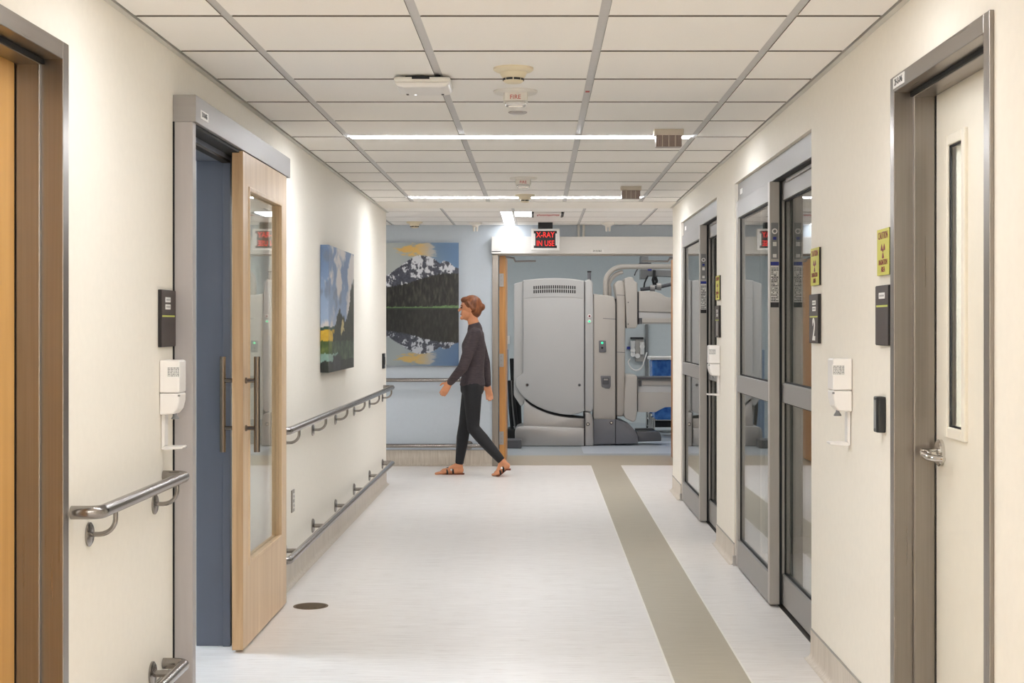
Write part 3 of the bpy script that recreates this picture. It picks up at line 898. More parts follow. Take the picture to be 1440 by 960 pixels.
dispenser(-1, 5.20, 1.262, 'white sanitizer dispenser above the short steel handrail on the left wall')
dispenser(1, 5.36, 1.264, 'white sanitizer dispenser beside the black card reader on the right wall')
dispenser(1, 9.24, 1.264, 'white sanitizer dispenser between the two pairs of glass doors')

def room_sign(side, y0, y1, label, number=None, plates=1, z0=1.318, z1=1.515):
    w = XL if side < 0 else XR
    d = -side
    rot = R_LEFT if side < 0 else R_RIGHT
    def X(t): return w + d * t
    t = empty('room_sign', (w, (y0 + y1) / 2, z0), label, 'sign', 'dark room signs')
    bx('panel', 'sign_edge', X(0.0005), X(0.012), y0, y1, z0, z1, t, 0.0015)
    bx('face', 'sign_brown', X(0.011), X(0.0135), y0 + 0.003, y1 - 0.003, z0 + 0.003, z1 - 0.003, t)
    zl = z1 - (z1 - z0) * 0.46 if number or plates == 2 else z1 - (z1 - z0) * 0.345
    bx('accent_line', 'sign_lime', X(0.013), X(0.0143), y0 + 0.008, y1 - 0.02, zl - 0.003, zl + 0.003, t)
    yc = (y0 + y1) / 2
    if plates == 1:
        bx('name_plate', 'white_print', X(0.0135), X(0.0148), yc - 0.045, yc + 0.035, z1 - 0.044, z1 - 0.024, t)
        mb = MB()
        for k in range(6): mb.box(X(0.0146), X(0.0153), yc - 0.036 + k * 0.011, yc - 0.031 + k * 0.011, z1 - 0.037, z1 - 0.031)
        mb.build('plate_print', 'ink_grey', t)
    else:
        for zz in (0.035, 0.060):
            bx('name_plate', 'white_print', X(0.0135), X(0.0148), yc - 0.05, yc + 0.02, z1 - zz - 0.009, z1 - zz + 0.009, t)
            mb = MB()
            for k in range(5): mb.box(X(0.0146), X(0.0153), yc - 0.042 + k * 0.012, yc - 0.037 + k * 0.012, z1 - zz - 0.003, z1 - zz + 0.003)
            mb.build('plate_print', 'ink_grey', t)
    if number:
        text(number, 0.125, (X(0.0142), yc - 0.01, z0 + 0.052), rot, 'white_print', t, 1.0, 'room_number', bold=0.003)
    return t
room_sign(-1, 5.185, 5.388, 'dark brown room sign with two white plates beside the sliding maple door', None, 2, 1.308, 1.510)
room_sign(1, 4.762, 4.945, 'black room sign with one white plate next to the cream door frame', None, 1, 1.318, 1.515)
room_sign(1, 5.955, 6.150, 'black room sign with a large white 2 beside the nearer glass doors', '2', 2, 1.312, 1.512)
room_sign(1, 9.215, 9.410, 'small black room sign above the farther sanitizer dispenser', '1', 2, 1.312, 1.512)

def caution(y0, y1, label, z0=1.548, z1=1.700):
    t = empty('caution_sign', (XR, (y0 + y1) / 2, z0), label, 'sign', 'yellow radiation caution signs')
    def X(k): return XR - k
    bx('board', 'sign_edge', X(0.0005), X(0.009), y0, y1, z0, z1, t)
    bx('face', 'sign_yellow', X(0.0085), X(0.0105), y0, y1, z0, z1, t)
    yc = (y0 + y1) / 2; h = z1 - z0
    text('CAUTION', 0.034, (X(0.0108), yc, z1 - h * 0.15), R_RIGHT, 'magenta_ink', t, (y1 - y0) / 0.19)
    text('RADIATION', 0.026, (X(0.0108), yc, z0 + h * 0.275), R_RIGHT, 'magenta_ink', t, (y1 - y0) / 0.20)
    text('AREA', 0.026, (X(0.0108), yc, z0 + h * 0.12), R_RIGHT, 'magenta_ink', t, (y1 - y0) / 0.20)
    cz = z0 + h * 0.53
    mb = MB()
    for a in (PI / 2 - PI / 4.2 + PI / 4.2 * 0, ):
        pass
    for a0 in (math.radians(30), math.radians(150), math.radians(270)):
        hw = math.radians(28); poly = []
        for i in range(7):
            a = a0 - hw + 2 * hw * i / 6; poly.append((yc + 0.030 * math.cos(a), cz + 0.026 * math.sin(a)))
        for i in range(7):
            a = a0 + hw - 2 * hw * i / 6; poly.append((yc + 0.009 * math.cos(a), cz + 0.008 * math.sin(a)))
        mb.prism(poly, 'yz', X(0.0102), X(0.0112))
    mb.prism([(yc + 0.006 * math.cos(2 * PI * i / 12), cz + 0.0055 * math.sin(2 * PI * i / 12)) for i in range(12)], 'yz', X(0.0102), X(0.0112))
    mb.build('trefoil', 'magenta_ink', t)
caution(4.762, 4.930, 'yellow radiation caution sign next to the cream door frame')
caution(5.955, 6.130, 'yellow radiation caution sign beside the nearer glass doors')
caution(9.215, 9.400, 'yellow radiation caution sign above the farther sanitizer dispenser')

# card reader
t = empty('card_reader', (XR, 4.87, 1.03), 'black card reader on the right wall below the room sign', 'reader')
pr = [(XR - 0.0005, 4.845), (XR - 0.024, 4.848), (XR - 0.030, 4.858), (XR - 0.030, 4.895), (XR - 0.022, 4.905), (XR - 0.0005, 4.907)]
MB().prism(pr, 'xy', 1.032, 1.150).build('body', 'black_plastic', t, bevel=0.004)
bx('front_plate', 'grey_plastic', XR - 0.0308, XR - 0.0295, 4.862, 4.892, 1.045, 1.138, t, 0.0004)
# small black switch plate at the end of the left wall
t = empty('wall_switch', (XL, 12.75, 1.02), 'small black wall switch near the far end of the left wall', 'switch')
bx('plate', 'black_plastic', XL, XL + 0.014, 12.66, 12.80, 1.02, 1.15, t, 0.003)
bx('rocker', 'ink', XL + 0.013, XL + 0.018, 12.70, 12.76, 1.05, 1.12, t, 0.001)
# outlet
t = empty('wall_outlet', (XL, 8.03, 0.38), 'steel power outlet low on the left wall beyond the sliding door', 'outlet')
bx('plate', 'steel', XL, XL + 0.006, 7.985, 8.07, 0.375, 0.495, t, 0.0015)
for zz in (0.41, 0.46):
    s_ = bx('socket', 'offwhite', XL + 0.005, XL + 0.009, 8.01, 8.045, zz - 0.016, zz + 0.016, t, 0.002)
    for yy in (8.02, 8.033): bx('slot', 'ink', XL + 0.0085, XL + 0.0095, yy - 0.002, yy + 0.002, zz - 0.006, zz + 0.007, s_)
# floor cleanout cover
t = empty('floor_drain_cover', (-1.12, 7.31, 0), 'round bronze drain cover in the floor beside the sliding door', 'drain cover')
MB().lathe([(0.086, 0.0), (0.086, 0.002), (0.080, 0.003), (0.076, 0.0015)], (-1.12, 7.31, 0.0), 'z', 36).build('rim', 'bronze', t, smooth=True)
mb = MB()
for k in range(-6, 7):
    yy = 7.31 + k * 0.0115; hw = math.sqrt(max(0, 0.074 ** 2 - (k * 0.0115) ** 2))
    if hw > 0.01: mb.box(-1.12 - hw, -1.12 + hw, yy - 0.0035, yy + 0.0035, 0.0012, 0.003)
mb.build('grille', 'bronze', t)
MB().lathe([(0.075, 0.0), (0.075, 0.0016)], (-1.12, 7.31, 0.0), 'z', 30).build('plate', 'bronze_dark', t)

# ================================================================== CEILING DEVICES
def detector(x, y, label, r=0.078):
    t = empty('smoke_detector', (x, y, ZC), label, 'smoke detector', 'ivory smoke detectors')
    MB().lathe([(r, 0.0), (r, -0.008), (r * 0.90, -0.014), (r * 0.70, -0.018)], (x, y, ZC), 'z', 36).build('base', 'ivory', t, smooth=True)
    MB().lathe([(r * 0.70, -0.016), (r * 0.62, -0.030), (r * 0.52, -0.040), (r * 0.50, -0.052), (r * 0.40, -0.058), (r * 0.25, -0.060)], (x, y, ZC), 'z', 36).build('cone', 'ivory', t, smooth=True)
    for k in range(8):
        a0 = 2 * PI * k / 8 + 0.06; a1 = 2 * PI * (k + 1) / 8 - 0.06
        poly = []
        for i in range(5):
            a = a0 + (a1 - a0) * i / 4; poly.append((x + r * 0.535 * math.cos(a), y + r * 0.535 * math.sin(a)))
        for i in range(5):
            a = a1 - (a1 - a0) * i / 4; poly.append((x + r * 0.46 * math.cos(a), y + r * 0.46 * math.sin(a)))
        MB().prism(poly, 'xy', ZC - 0.0495, ZC - 0.0415).build('smoke_slot', 'ink', t)
detector(-0.094, 5.75, 'ivory smoke detector nearest the viewer on the corridor ceiling')
detector(-0.097, 11.28, 'ivory smoke detector behind the farther fire strobe', 0.075)
detector(-1.18, 14.2, 'ivory smoke detector over the mountain picture in the cross corridor')

def strobe(x, y, label):
    t = empty('fire_strobe', (x, y, ZC), label, 'fire alarm', 'white FIRE alarm strobes')
    MB().lathe([(0.094, 0), (0.094, -0.006), (0.088, -0.012), (0.05, -0.014)], (x, y, ZC), 'z', 36).build('base', 'offwhite', t, smooth=True)
    def rr(hx, hy, r=0.014):
        out = []
        for (cx, cy, a0) in ((hx - r, hy - r, 0), (-hx + r, hy - r, PI / 2), (-hx + r, -hy + r, PI), (hx - r, -hy + r, 1.5 * PI)):
            for i in range(5):
                a = a0 + PI / 2 * i / 4; out.append((x + cx + r * math.cos(a), y + cy + r * math.sin(a)))
        return out
    MB().prism(rr(0.052, 0.052), 'xy', ZC - 0.048, ZC - 0.012).build('body', 'offwhite', t, smooth=True)
    MB().prism(rr(0.044, 0.044), 'xy', ZC - 0.064, ZC - 0.048).build('lens', 'lens_clear', t, bevel=0.008, seg=3)
    MB().tube([(x - 0.03, y, ZC - 0.0655), (x + 0.03, y, ZC - 0.0655)], 0.006, 10).build('flash_tube', 'chrome', t, smooth=True)
    text('FIRE', 0.026, (x, y - 0.0526, ZC - 0.034), R_CAM, 'ink_red', t, 1.0)
strobe(-0.094, 6.31, 'white FIRE strobe behind the nearest smoke detector')
strobe(-0.097, 10.0, 'white FIRE strobe in the farther half of the corridor ceiling')
MB().lathe([(0.044, 0), (0.044, -0.004), (0.038, -0.007)], (0, 0, 0), 'z', 30).build('sprinkler_cover', 'alu_paint', smooth=True, at=(0, 0, 0),
    label='flat round sprinkler cover plate behind the nearer FIRE strobe', cat='sprinkler').location = (-0.093, 6.93, ZC)

# wifi access point
t = empty('access_point', (-0.46, 6.0, ZC), 'white square wireless access point on the ceiling grid', 'access point')
bx('mount_plate', 'ink', -0.53, -0.39, 5.93, 6.07, ZC - 0.012, ZC + 0.004, t, 0.002)
MB().box(-0.572, -0.348, 5.885, 6.115, ZC - 0.030, ZC - 0.010).build('back_shell', 'offwhite', t, bevel=0.008, seg=3)
MB().prism([(-0.572, ZC - 0.028), (-0.348, ZC - 0.028), (-0.358, ZC - 0.046), (-0.385, ZC - 0.052), (-0.535, ZC - 0.052), (-0.562, ZC - 0.046)], 'xz', 5.89, 6.11).build('cover', 'white_plastic', t, bevel=0.008, seg=3)
bx('port', 'ink', -0.500, -0.430, 5.882, 5.888, ZC - 0.020, ZC - 0.011, t)
bx('status_light', 'led_white', -0.506, -0.496, 6.08, 6.086, ZC - 0.0535, ZC - 0.0515, t)
bx('vent', 'ink', -0.538, -0.528, 6.06, 6.09, ZC - 0.0530, ZC - 0.048, t)
bx('vent', 'ink', -0.394, -0.384, 6.06, 6.09, ZC - 0.0530, ZC - 0.048, t)
bx('ceiling_tag', 'ink_red', 0.205, 0.223, 6.33, 6.37, ZC + 0.0035, ZC + 0.0065, ce)

def dome_light(x, y, label):
    t = empty('corridor_dome_light', (x, y, ZC), label, 'signal light', 'ribbed corridor signal lights')
    pr = [(y, ZC + 0.001), (y + 0.10, ZC + 0.001), (y + 0.085, ZC - 0.030), (y + 0.010, ZC - 0.030)]
    MB().prism(pr, 'yz', x - 0.075, x + 0.075).build('base', 'dome_body', t, bevel=0.003)
    lz = [(y + 0.012, ZC - 0.029), (y + 0.083, ZC - 0.029), (y + 0.080, ZC - 0.088), (y + 0.016, ZC - 0.088)]
    ln = MB().prism(lz, 'yz', x - 0.066, x + 0.066).build('lens', 'lens_rib', t, bevel=0.003)
    for k in range(13):
        xx = x - 0.060 + k * 0.010
        MB().tube([(xx, y + 0.0125, ZC - 0.032), (xx, y + 0.0155, ZC - 0.086)], 0.0032, 6).build('lens_rib', 'lens_rib', ln)
    for k in range(3):
        xx = x - 0.033 + k * 0.033
        bx('divider', 'dome_body', xx - 0.002, xx + 0.002, y + 0.008, y + 0.018, ZC - 0.087, ZC - 0.03, ln)
dome_light(0.668, 7.52, 'ribbed signal light hanging in front of the nearer linear light')
dome_light(0.668, 10.58, 'ribbed signal light hanging in front of the farther linear light')

# cross corridor ceiling pieces
def ceiling_sensor(x, y, label):
    t = empty('ceiling_sensor', (x, y, ZC), label, 'sensor', 'white two pronged ceiling sensors')
    MB().lathe([(0.062, 0), (0.062, -0.012), (0.052, -0.022), (0.030, -0.032), (0.026, -0.045)], (x, y, ZC), 'z', 26).build('base', 'offwhite', t, smooth=True)
    for s in (-1, 1):
        MB().tube([(x + s * 0.016, y, ZC - 0.040), (x + s * 0.014, y, ZC - 0.085)], [0.012, 0.009], 10).build('prong', 'offwhite', t, smooth=True)
ceiling_sensor(-0.60, 14.3, 'white two pronged ceiling sensor left of the doorway header')
ceiling_sensor(0.68, 14.3, 'white two pronged ceiling sensor above the doorway header')
t = empty('ceiling_sign_box', (0.09, 13.2, ZC), 'low white sign box with red print on the cross corridor ceiling', 'sign')
bx('housing', 'white_plastic', -0.035, 0.21, 13.0, 13.50, ZC - 0.012, ZC + 0.004, t, 0.003)
bx('end_clip', 'ink', -0.050, -0.033, 13.0, 13.50, ZC - 0.010, ZC + 0.003, t)
bx('end_clip', 'ink', 0.208, 0.225, 13.0, 13.50, ZC - 0.010, ZC + 0.003, t)
mb = MB()
rnd = random.Random(2)
for k in range(14):
    xx = -0.005 + k * 0.0145; mb.box(xx, xx + 0.009, 13.08 + rnd.uniform(0, .05), 13.22 + rnd.uniform(0, .08), ZC - 0.0128, ZC - 0.0118)
mb.build('red_print', 'ink_red', t)
t = empty('wall_conduit', (0.435, YF, 2.262), 'two white conduits rising above the doorway header', 'conduit')
for xx in (0.405, 0.455):
    MB().tube([(xx, YF - 0.02, 2.263), (xx, YF - 0.02, ZC + 0.01)], 0.012, 12).build('pipe', 'offwhite', t, smooth=True)

# X-RAY IN USE sign
xs = empty('x_ray_sign', (0.075, 14.3, 2.12), 'illuminated red X-RAY IN USE sign in front of the doorway header', 'sign')
ys0, ys1 = 14.27, 14.33
X0, X1, Z0, Z1 = -0.062, 0.212, 2.116, 2.322
mb = MB(); fw = 0.026
mb.box(X0, X0 + fw, ys0, ys1, Z0, Z1).box(X1 - fw, X1, ys0, ys1, Z0, Z1).box(X0 + fw, X1 - fw, ys0, ys1, Z0, Z0 + 0.020).box(X0 + fw, X1 - fw, ys0, ys1, Z1 - 0.020, Z1)
mb.build('frame', 'alu_white', xs, bevel=0.002)
bx('screen', 'ink', X0 + fw, X1 - fw, ys0 + 0.008, ys1 - 0.004, Z0 + 0.018, Z1 - 0.018, xs)
bx('bracket', 'white_print', X0 + fw, X0 + fw + 0.014, ys0 + 0.003, ys0 + 0.010, Z0 + 0.045, Z1 - 0.045, xs)
bx('bracket', 'white_print', X1 - fw - 0.014, X1 - fw, ys0 + 0.003, ys0 + 0.010, Z0 + 0.045, Z1 - 0.045, xs)
text('X-RAY', 0.075, (0.075, ys0 + 0.006, 2.262), R_CAM, 'led_red', xs, 0.80, ext=0.002, bold=0.001)
text('IN USE', 0.075, (0.075, ys0 + 0.006, 2.180), R_CAM, 'led_red', xs, 0.78, ext=0.002, bold=0.001)
bx('ceiling_mount', 'ink', 0.005, 0.145, 14.26, 14.34, Z1, ZC + 0.002, xs, 0.002)

# ================================================================== PICTURES
def fbm(x, y, o=4, seed=0.0):
    v, a, f = 0.0, 0.5, 1.0
    for _ in range(o):
        v += a * mnoise.noise(Vector((x * f + seed, y * f - seed, seed * 1.7)))
        a *= 0.5; f *= 2.03
    return v
def mixc(a, b, t):
    t = max(0.0, min(1.0, t))
    return tuple(a[i] + (b[i] - a[i]) * t for i in range(3))
def sstep(a, b, x):
    t = max(0.0, min(1.0, (x - a) / (b - a)))
    return t * t * (3 - 2 * t)

def ridge(u):
    pts = [(-.3, .40), (0.0, .468), (.09, .54), (.17, .60), (.31, .72), (.41, .795), (.48, .815), (.54, .80), (.61, .79), (.68, .75), (.755, .68), (.80, .725), (.87, .71), (.93, .64), (1.0, .61), (1.1, .6)]
    for (a, b), (c, d) in zip(pts, pts[1:]):
        if a <= u <= c:
            t = (u - a) / (c - a); return b + (d - b) * t
    return 0.6
def mountain(u, v):
    line = 0.468
    refl = v < line
    t = (v - line) / (1 - line) if not refl else (line - v) / line * 1.02
    uu = u + (fbm(u * 3, v * 30, 2, 9) * 0.012 if refl else 0)
    w = 1.0
    r = ridge(uu) + fbm(uu * 14, 0.3, 4, 3.1) * 0.016
    forest_top = (0.40 if refl else 0.325) + 0.21 * sstep(0.0, 0.9, uu) + abs(fbm(uu * 46, 1.1, 3, 7)) * 0.10 - 0.01
    if t < 0.022 + 0.02 * sstep(.55, .8, uu) * (not refl) + fbm(u * 22, 3, 2, 5) * 0.02:
        c = mixc((70, 96, 62), (112, 146, 92), 0.5 + fbm(u * 30, v * 60, 3, 2))
        if refl: c = (44, 52, 46)
    elif t < forest_top:
        s = fbm(uu * 42, t * 9, 4, 11)
        c = mixc((13, 14, 14), (74, 71, 62), 0.32 + s * 1.5)
        if refl: c = mixc(c, (34, 36, 35), 0.4)
    elif t < r:
        g = (t - forest_top) / max(0.03, r - forest_top)
        s = fbm(uu * 13 + t * 6, t * 8 - uu * 5, 5, 21) + 0.45 * fbm(uu * 44, t * 24, 3, 33)
        c = mixc((44, 48, 60), (88, 90, 104), 0.5 + fbm(uu * 30, t * 30, 3, 4))
        snow = sstep(0.05, 0.16, s * 1.15 + 0.20 * (g - 0.62) + 0.17 * sstep(.30, .42, uu) * (1 - sstep(.60, .72, uu)) * g)
        c = mixc(c, (214, 216, 222), snow)
    else:
        c = mixc((178, 184, 182), (98, 130, 168), sstep(0.15, 1.0, uu + 0.2 * (t - 0.7)))
        cx, cy = 0.44, 0.875
        dx, dy = (uu - cx) / 0.33, (t - cy) / 0.115
        q = 1 - (dx * dx + dy * dy) + fbm(uu * 6, t * 16, 5, 31) * 1.7
        cl = mixc((228, 186, 108), (190, 186, 180), sstep(.40, .70, uu + fbm(uu * 6, t * 6, 3, 8) * 0.25))
        c = mixc(c, cl, sstep(0.05, 0.55, q))
    if refl: c = mixc(c, (c[0] * 0.78, c[1] * 0.8, c[2] * 0.82), 0.8)
    return c
def landscape(u, v):
    v = v + fbm(u * 11, v * 9, 3, 88) * 0.028; u = u + fbm(u * 9, v * 13, 3, 91) * 0.05
    sky = mixc((150, 168, 194), (108, 130, 164), sstep(0.4, 1.0, v + 0.15 * u))
    s = fbm(u * 4.2 + v * 1.5, v * 3.4 - u * 2, 5, 41)
    c = mixc(sky, (206, 200, 196), sstep(0.02, 0.22, s + 0.10 * sstep(.15, .4, u)))
    c = mixc(c, (112, 118, 128), sstep(0.12, 0.34, fbm(u * 4, v * 4, 4, 77)) * 0.6)
    th = 0.30 + 0.16 * sstep(0.3, 0.45, u) - 0.06 * sstep(.5, .7, u) + 0.32 * sstep(0.78, 0.92, u) + abs(fbm(u * 16, .4, 3, 15)) * 0.22
    if u > 0.26 and v < th:
        c = mixc((34, 40, 34), (66, 70, 52), 0.45 + fbm(u * 22, v * 12, 4, 19))
        if 0.45 < u < 0.8 and fbm(u * 9, v * 7, 3, 23) > 0.16 and v < 0.42: c = (196, 182, 130)
    elif v < 0.36:
        c = (44, 74, 66)
        if v < 0.335: c = mixc((214, 176, 58), (186, 150, 44), 0.5 + fbm(u * 10, v * 30, 3, 2))
    if v < 0.245:
        c = mixc((46, 70, 34), (112, 122, 60), 0.42 + fbm(u * 9, v * 16, 4, 51) * 1.2)
        if u > .25: c = mixc((40, 56, 44), (92, 108, 84), 0.45 + fbm(u * 14, v * 14, 4, 52) * 1.2)
    if v < 0.145 and u < 0.42: c = mixc((118, 150, 138), (168, 186, 176), 0.4 + fbm(u * 6, v * 20, 3, 3))
    if v < 0.085: c = mixc((26, 28, 26), (56, 62, 52), 0.5 + fbm(u * 10, v * 10, 4, 63))
    if v < 0.13 and 0.28 < u < 0.52: c = mixc((40, 42, 44), (70, 72, 74), 0.5 + fbm(u * 16, v * 16, 3, 6))
    return c

def picture(name, corner, du, dv, nu, nv, fn, mat, parent):
    """grid of coloured points: print on a flat or wrapped surface; corner/du/dv in world coordinates (du may be a list of stations)"""
    org = ORG[parent.name]
    vs = []; cs = []
    for j in range(nv + 1):
        for i in range(nu + 1):
            p = corner(i / nu) + dv * (j / nv)
            vs.append(tuple(p - org))
            c = fn(i / nu, j / nv); cs.append((*lin([max(0, min(255, q)) for q in c]), 1.0))
    fs = []
    for j in range(nv):
        for i in range(nu):
            a = j * (nu + 1) + i; fs.append((a, a + 1, a + nu + 2, a + nu + 1))
    me = bpy.data.meshes.new(name); me.from_pydata(vs, [], fs)
    at = me.color_attributes.new('print', 'FLOAT_COLOR', 'POINT')
    flat = [q for c in cs for q in c]
    at.data.foreach_set('color', flat)
    me.materials.append(M[mat])
    o = bpy.data.objects.new(name, me); COL.objects.link(o); o.parent = parent; ORG[o.name] = org
    return o

t = empty('mountain_picture', (-1.2, YF, 0.994), 'tall picture of a snowy mountain mirrored in a lake on the blue grey wall', 'picture')
mx0, mx1, mz0, mz1 = -1.62, -0.780, 0.992, 2.208
bx('panel', 'ink_grey', mx0, mx1, YF - 0.030, YF, mz0, mz1, t)
picture('print', lambda u: Vector((mx0 + (mx1 - mx0) * u, YF - 0.0305, mz0)), None, Vector((0, 0, mz1 - mz0)), 150, 216,
        lambda u, v: mountain((u - 0.12) / 0.88, v), 'print_photo', t)
t = empty('landscape_painting', (XL, 9.67, 1.10), 'wrapped canvas landscape painting of clouds and dark trees on the left wall', 'painting')
py0, py1, pz0, pz1, pd = 9.05, 10.29, 1.098, 1.880, 0.052
bx('canvas', 'ink', XL + 0.002, XL + pd, py0, py1, pz0, pz1, t)
def wrap(u):                                       # the near edge, then the front
    e = 0.14
    if u < e: return Vector((XL + 0.002 + (pd - 0.0015) * u / e, py0 - 0.0006, pz0))
    return Vector((XL + pd + 0.0006, py0 + (py1 - py0) * (u - e) / (1 - e), pz0))
picture('print', wrap, None, Vector((0, 0, pz1 - pz0)), 150, 120, lambda u, v: landscape(u, v), 'print_canvas', t)

# ================================================================== IMAGING ROOM
def px(x, y, Y):
    s = FPX / Y
    return ((x - 756) / s, CAMZ + (459 - y) / s)
def outline(pts, Y):
    return [px(a, b, Y) for a, b in pts]
def rounded(pts, r, n=4):
    """round the corners of a polygon given in pixels"""
    out = []; k = len(pts)
    for i in range(k):
        p0, p1, p2 = Vector(pts[i - 1]), Vector(pts[i]), Vector(pts[(i + 1) % k])
        d0, d1 = (p0 - p1), (p2 - p1)
        rr_ = min(r, d0.length * 0.45, d1.length * 0.45)
        a, b = p1 + d0.normalized() * rr_, p1 + d1.normalized() * rr_
        for j in range(n + 1):
            t_ = j / n
            q = a * (1 - t_) ** 2 + p1 * 2 * t_ * (1 - t_) + b * t_ ** 2
            out.append((q.x, q.y))
    return out
mach = empty('x_ray_machine', px(800, 627, 17.1)[:1] + (17.3, 0.0), 'large grey imaging machine with rounded cover seen through the open double doors', 'medical machine')
YM = 17.15
def part(name, mat, pts, y0, y1, bevel=0.02, rnd_=2.0, parent=None, label=None):
    return MB().prism(outline(rounded(pts, rnd_), y0), 'xz', y0, y1).build(name, mat, parent or mach, bevel=bevel, seg=3, label=label, smooth=False)
def smoothed(o, ang=50):
    for p in o.data.polygons: p.use_smooth = True
    m_ = o.modifiers.new('edge', 'EDGE_SPLIT'); m_.split_angle = math.radians(ang)
    return o
cover = [(735.5, 394), (757, 391.5), (780, 390.5), (802, 391.5), (821.5, 394.5), (821.5, 578), (812, 582), (802, 583.5), (790, 582.5), (780, 580.3), (768, 577), (756, 572), (746, 566), (737, 559), (729, 550), (725, 542), (725.5, 533), (735.5, 524)]
smoothed(part('main_cover', 'mach_light', cover, YM, YM + 0.5, 0.012, 1.2))
flange = [(722.5, 399), (737, 395), (741, 560), (733, 572), (722.5, 556)]
smoothed(part('side_flange', 'mach_light', flange, YM + 0.03, YM + 0.48, 0.03, 3))
vent_band = [(736, 395), (757, 392.8), (780, 391.8), (802, 392.8), (821, 395.5), (821, 419.5), (802, 418), (780, 417.5), (757, 418), (736, 419.5)]
part('vent_band', 'mach_light', vent_band, YM - 0.004, YM + 0.01, 0.002, 0.5)
mb = MB()
for r_ in range(2):
    for k in range(20):
        xx = 750.2 + k * 3.02; yy = 401.0 + r_ * 5.8 + 0.012 * (k - 9.5) ** 2 * 0.9
        a = px(xx, yy + 4.6, YM); b = px(xx + 1.7, yy, YM)
        mb.box(a[0], b[0], YM - 0.0055, YM - 0.003, a[1], b[1])
mb.build('vent_slots', 'ink', mach, kind='stuff')
for (xx, yy) in ((741.5, 541.0), (814.8, 541.2)):
    c = px(xx, yy, YM)
    w_ = MB().lathe([(0.018, 0.002), (0.018, -0.004), (0.014, -0.005)], (c[0], YM, c[1]), 'y', 18).build('cover_bolt', 'mach_grey', mach, smooth=True)
    MB().lathe([(0.009, -0.003), (0.009, -0.0065)], (c[0], YM, c[1]), 'y', 12).build('bolt_socket', 'ink', w_)
smoothed(part('edge_column', 'mach_light', [(822.5, 394.5), (829, 392), (833.5, 397), (834.5, 440), (834.5, 574), (831, 580), (822.5, 578)], YM + 0.01, YM + 0.45, 0.02, 2))
for (xx, yy, mt) in ((829, 444.3, 'magenta_ink'), (828.7, 451.7, 'led_green')):
    c = px(xx, yy, YM)
    ri = MB().lathe([(0.022, 0.014), (0.022, 0.003), (0.016, 0.001)], (c[0], YM, c[1]), 'y', 18).build('indicator_ring', 'white_plastic', mach, smooth=True)
    MB().lathe([(0.012, 0.004), (0.011, -0.003)], (c[0], YM, c[1]), 'y', 14).build('indicator', mt, ri, smooth=True)
smoothed(part('rear_post', 'mach_grey', [(826.3, 381.8), (831.2, 381.8), (831.2, 395), (826.3, 395)], YM + 0.25, YM + 0.30, 0.004, 0.5))
part('rear_post_cap', 'ink', [(826, 380.8), (831.6, 380.8), (831.6, 382.8), (826, 382.8)], YM + 0.245, YM + 0.305, 0.002, 0.3)
smoothed(part('centre_column', 'mach_warm', [(834.5, 412), (841, 414), (858, 415.5), (864, 418), (865.5, 426), (865.5, 590), (834.5, 590)], YM + 0.04, YM + 0.45, 0.02, 3))
part('column_seam', 'mach_grey', [(848, 447.2), (865.5, 448), (865.5, 448.8), (848, 448.0)], YM + 0.038, YM + 0.05, 0.0, 0.1)
part('dark_gap', 'ink', [(865.2, 420), (868, 420), (868, 590), (865.2, 590)], YM + 0.10, YM + 0.40, 0.0, 0.2)
sp = smoothed(part('switch_panel', 'mach_grey', [(842, 478.5), (852, 478.5), (852.5, 495), (842.5, 495.5)], YM + 0.030, YM + 0.05, 0.004, 1.5))
c = px(847, 482, YM); MB().lathe([(0.014, 0.02), (0.013, -0.0)], (c[0], YM + 0.025, c[1]), 'y', 16).build('lamp', 'led_green', sp, smooth=True)
c = px(847, 489, YM); MB().lathe([(0.015, 0.02), (0.013, 0.0)], (c[0], YM + 0.022, c[1]), 'y', 16).build('knob', 'ink', sp, smooth=True)
gr_ = smoothed(part('grip_recess', 'mach_grey', [(844.5, 528.3), (859, 528.3), (859, 543), (857, 546.5), (852, 546), (846, 543.5)], YM + 0.034, YM + 0.05, 0.003, 1.2))
part('grip_cup', 'mach_dark', [(847, 531), (856.5, 531), (856.5, 540.5), (847, 540.5)], YM + 0.030, YM + 0.04, 0.002, 1.5, gr_)
part('grip_bar', 'alu_light', [(849, 532.5), (855, 532.5), (855, 534.6), (849, 534.6)], YM + 0.024, YM + 0.032, 0.001, 0.5, gr_)
# lower base
base = [(737, 562), (746, 570), (756, 575.5), (768, 580.5), (780, 584), (790, 586), (802, 587.5), (821.8, 588.5), (821.8, 606), (735.5, 606)]
smoothed(part('base_shroud', 'mach_silver', base, YM - 0.01, YM + 0.45, 0.008, 0.5))
part('shadow_gap', 'ink', [(738, 560.5), (746, 567.8), (756, 573.8), (768, 578.8), (780, 582.2), (790, 584.2), (802, 585.6), (821.8, 587.6), (821.8, 589), (802, 588), (780, 585), (756, 577), (740, 566)], YM + 0.0, YM + 0.40, 0.0, 0.3)
foot = [(724, 606), (727, 601), (733, 599.3), (750, 599), (780, 600), (821.8, 602), (821.8, 627), (724, 627)]
smoothed(part('base_foot', 'mach_silver', foot, YM - 0.09, YM + 0.50, 0.035, 1.5))
part('foot_seam', 'ink', [(821.5, 580), (822.6, 580), (822.6, 627), (821.5, 627)], YM - 0.092, YM + 0.3, 0.0, 0.1)
smoothed(part('base_end_cap', 'mach_silver', [(822.3, 580), (828, 580), (832.5, 583), (834.3, 592), (834.8, 627), (822.3, 627)], YM - 0.085, YM + 0.45, 0.02, 2))
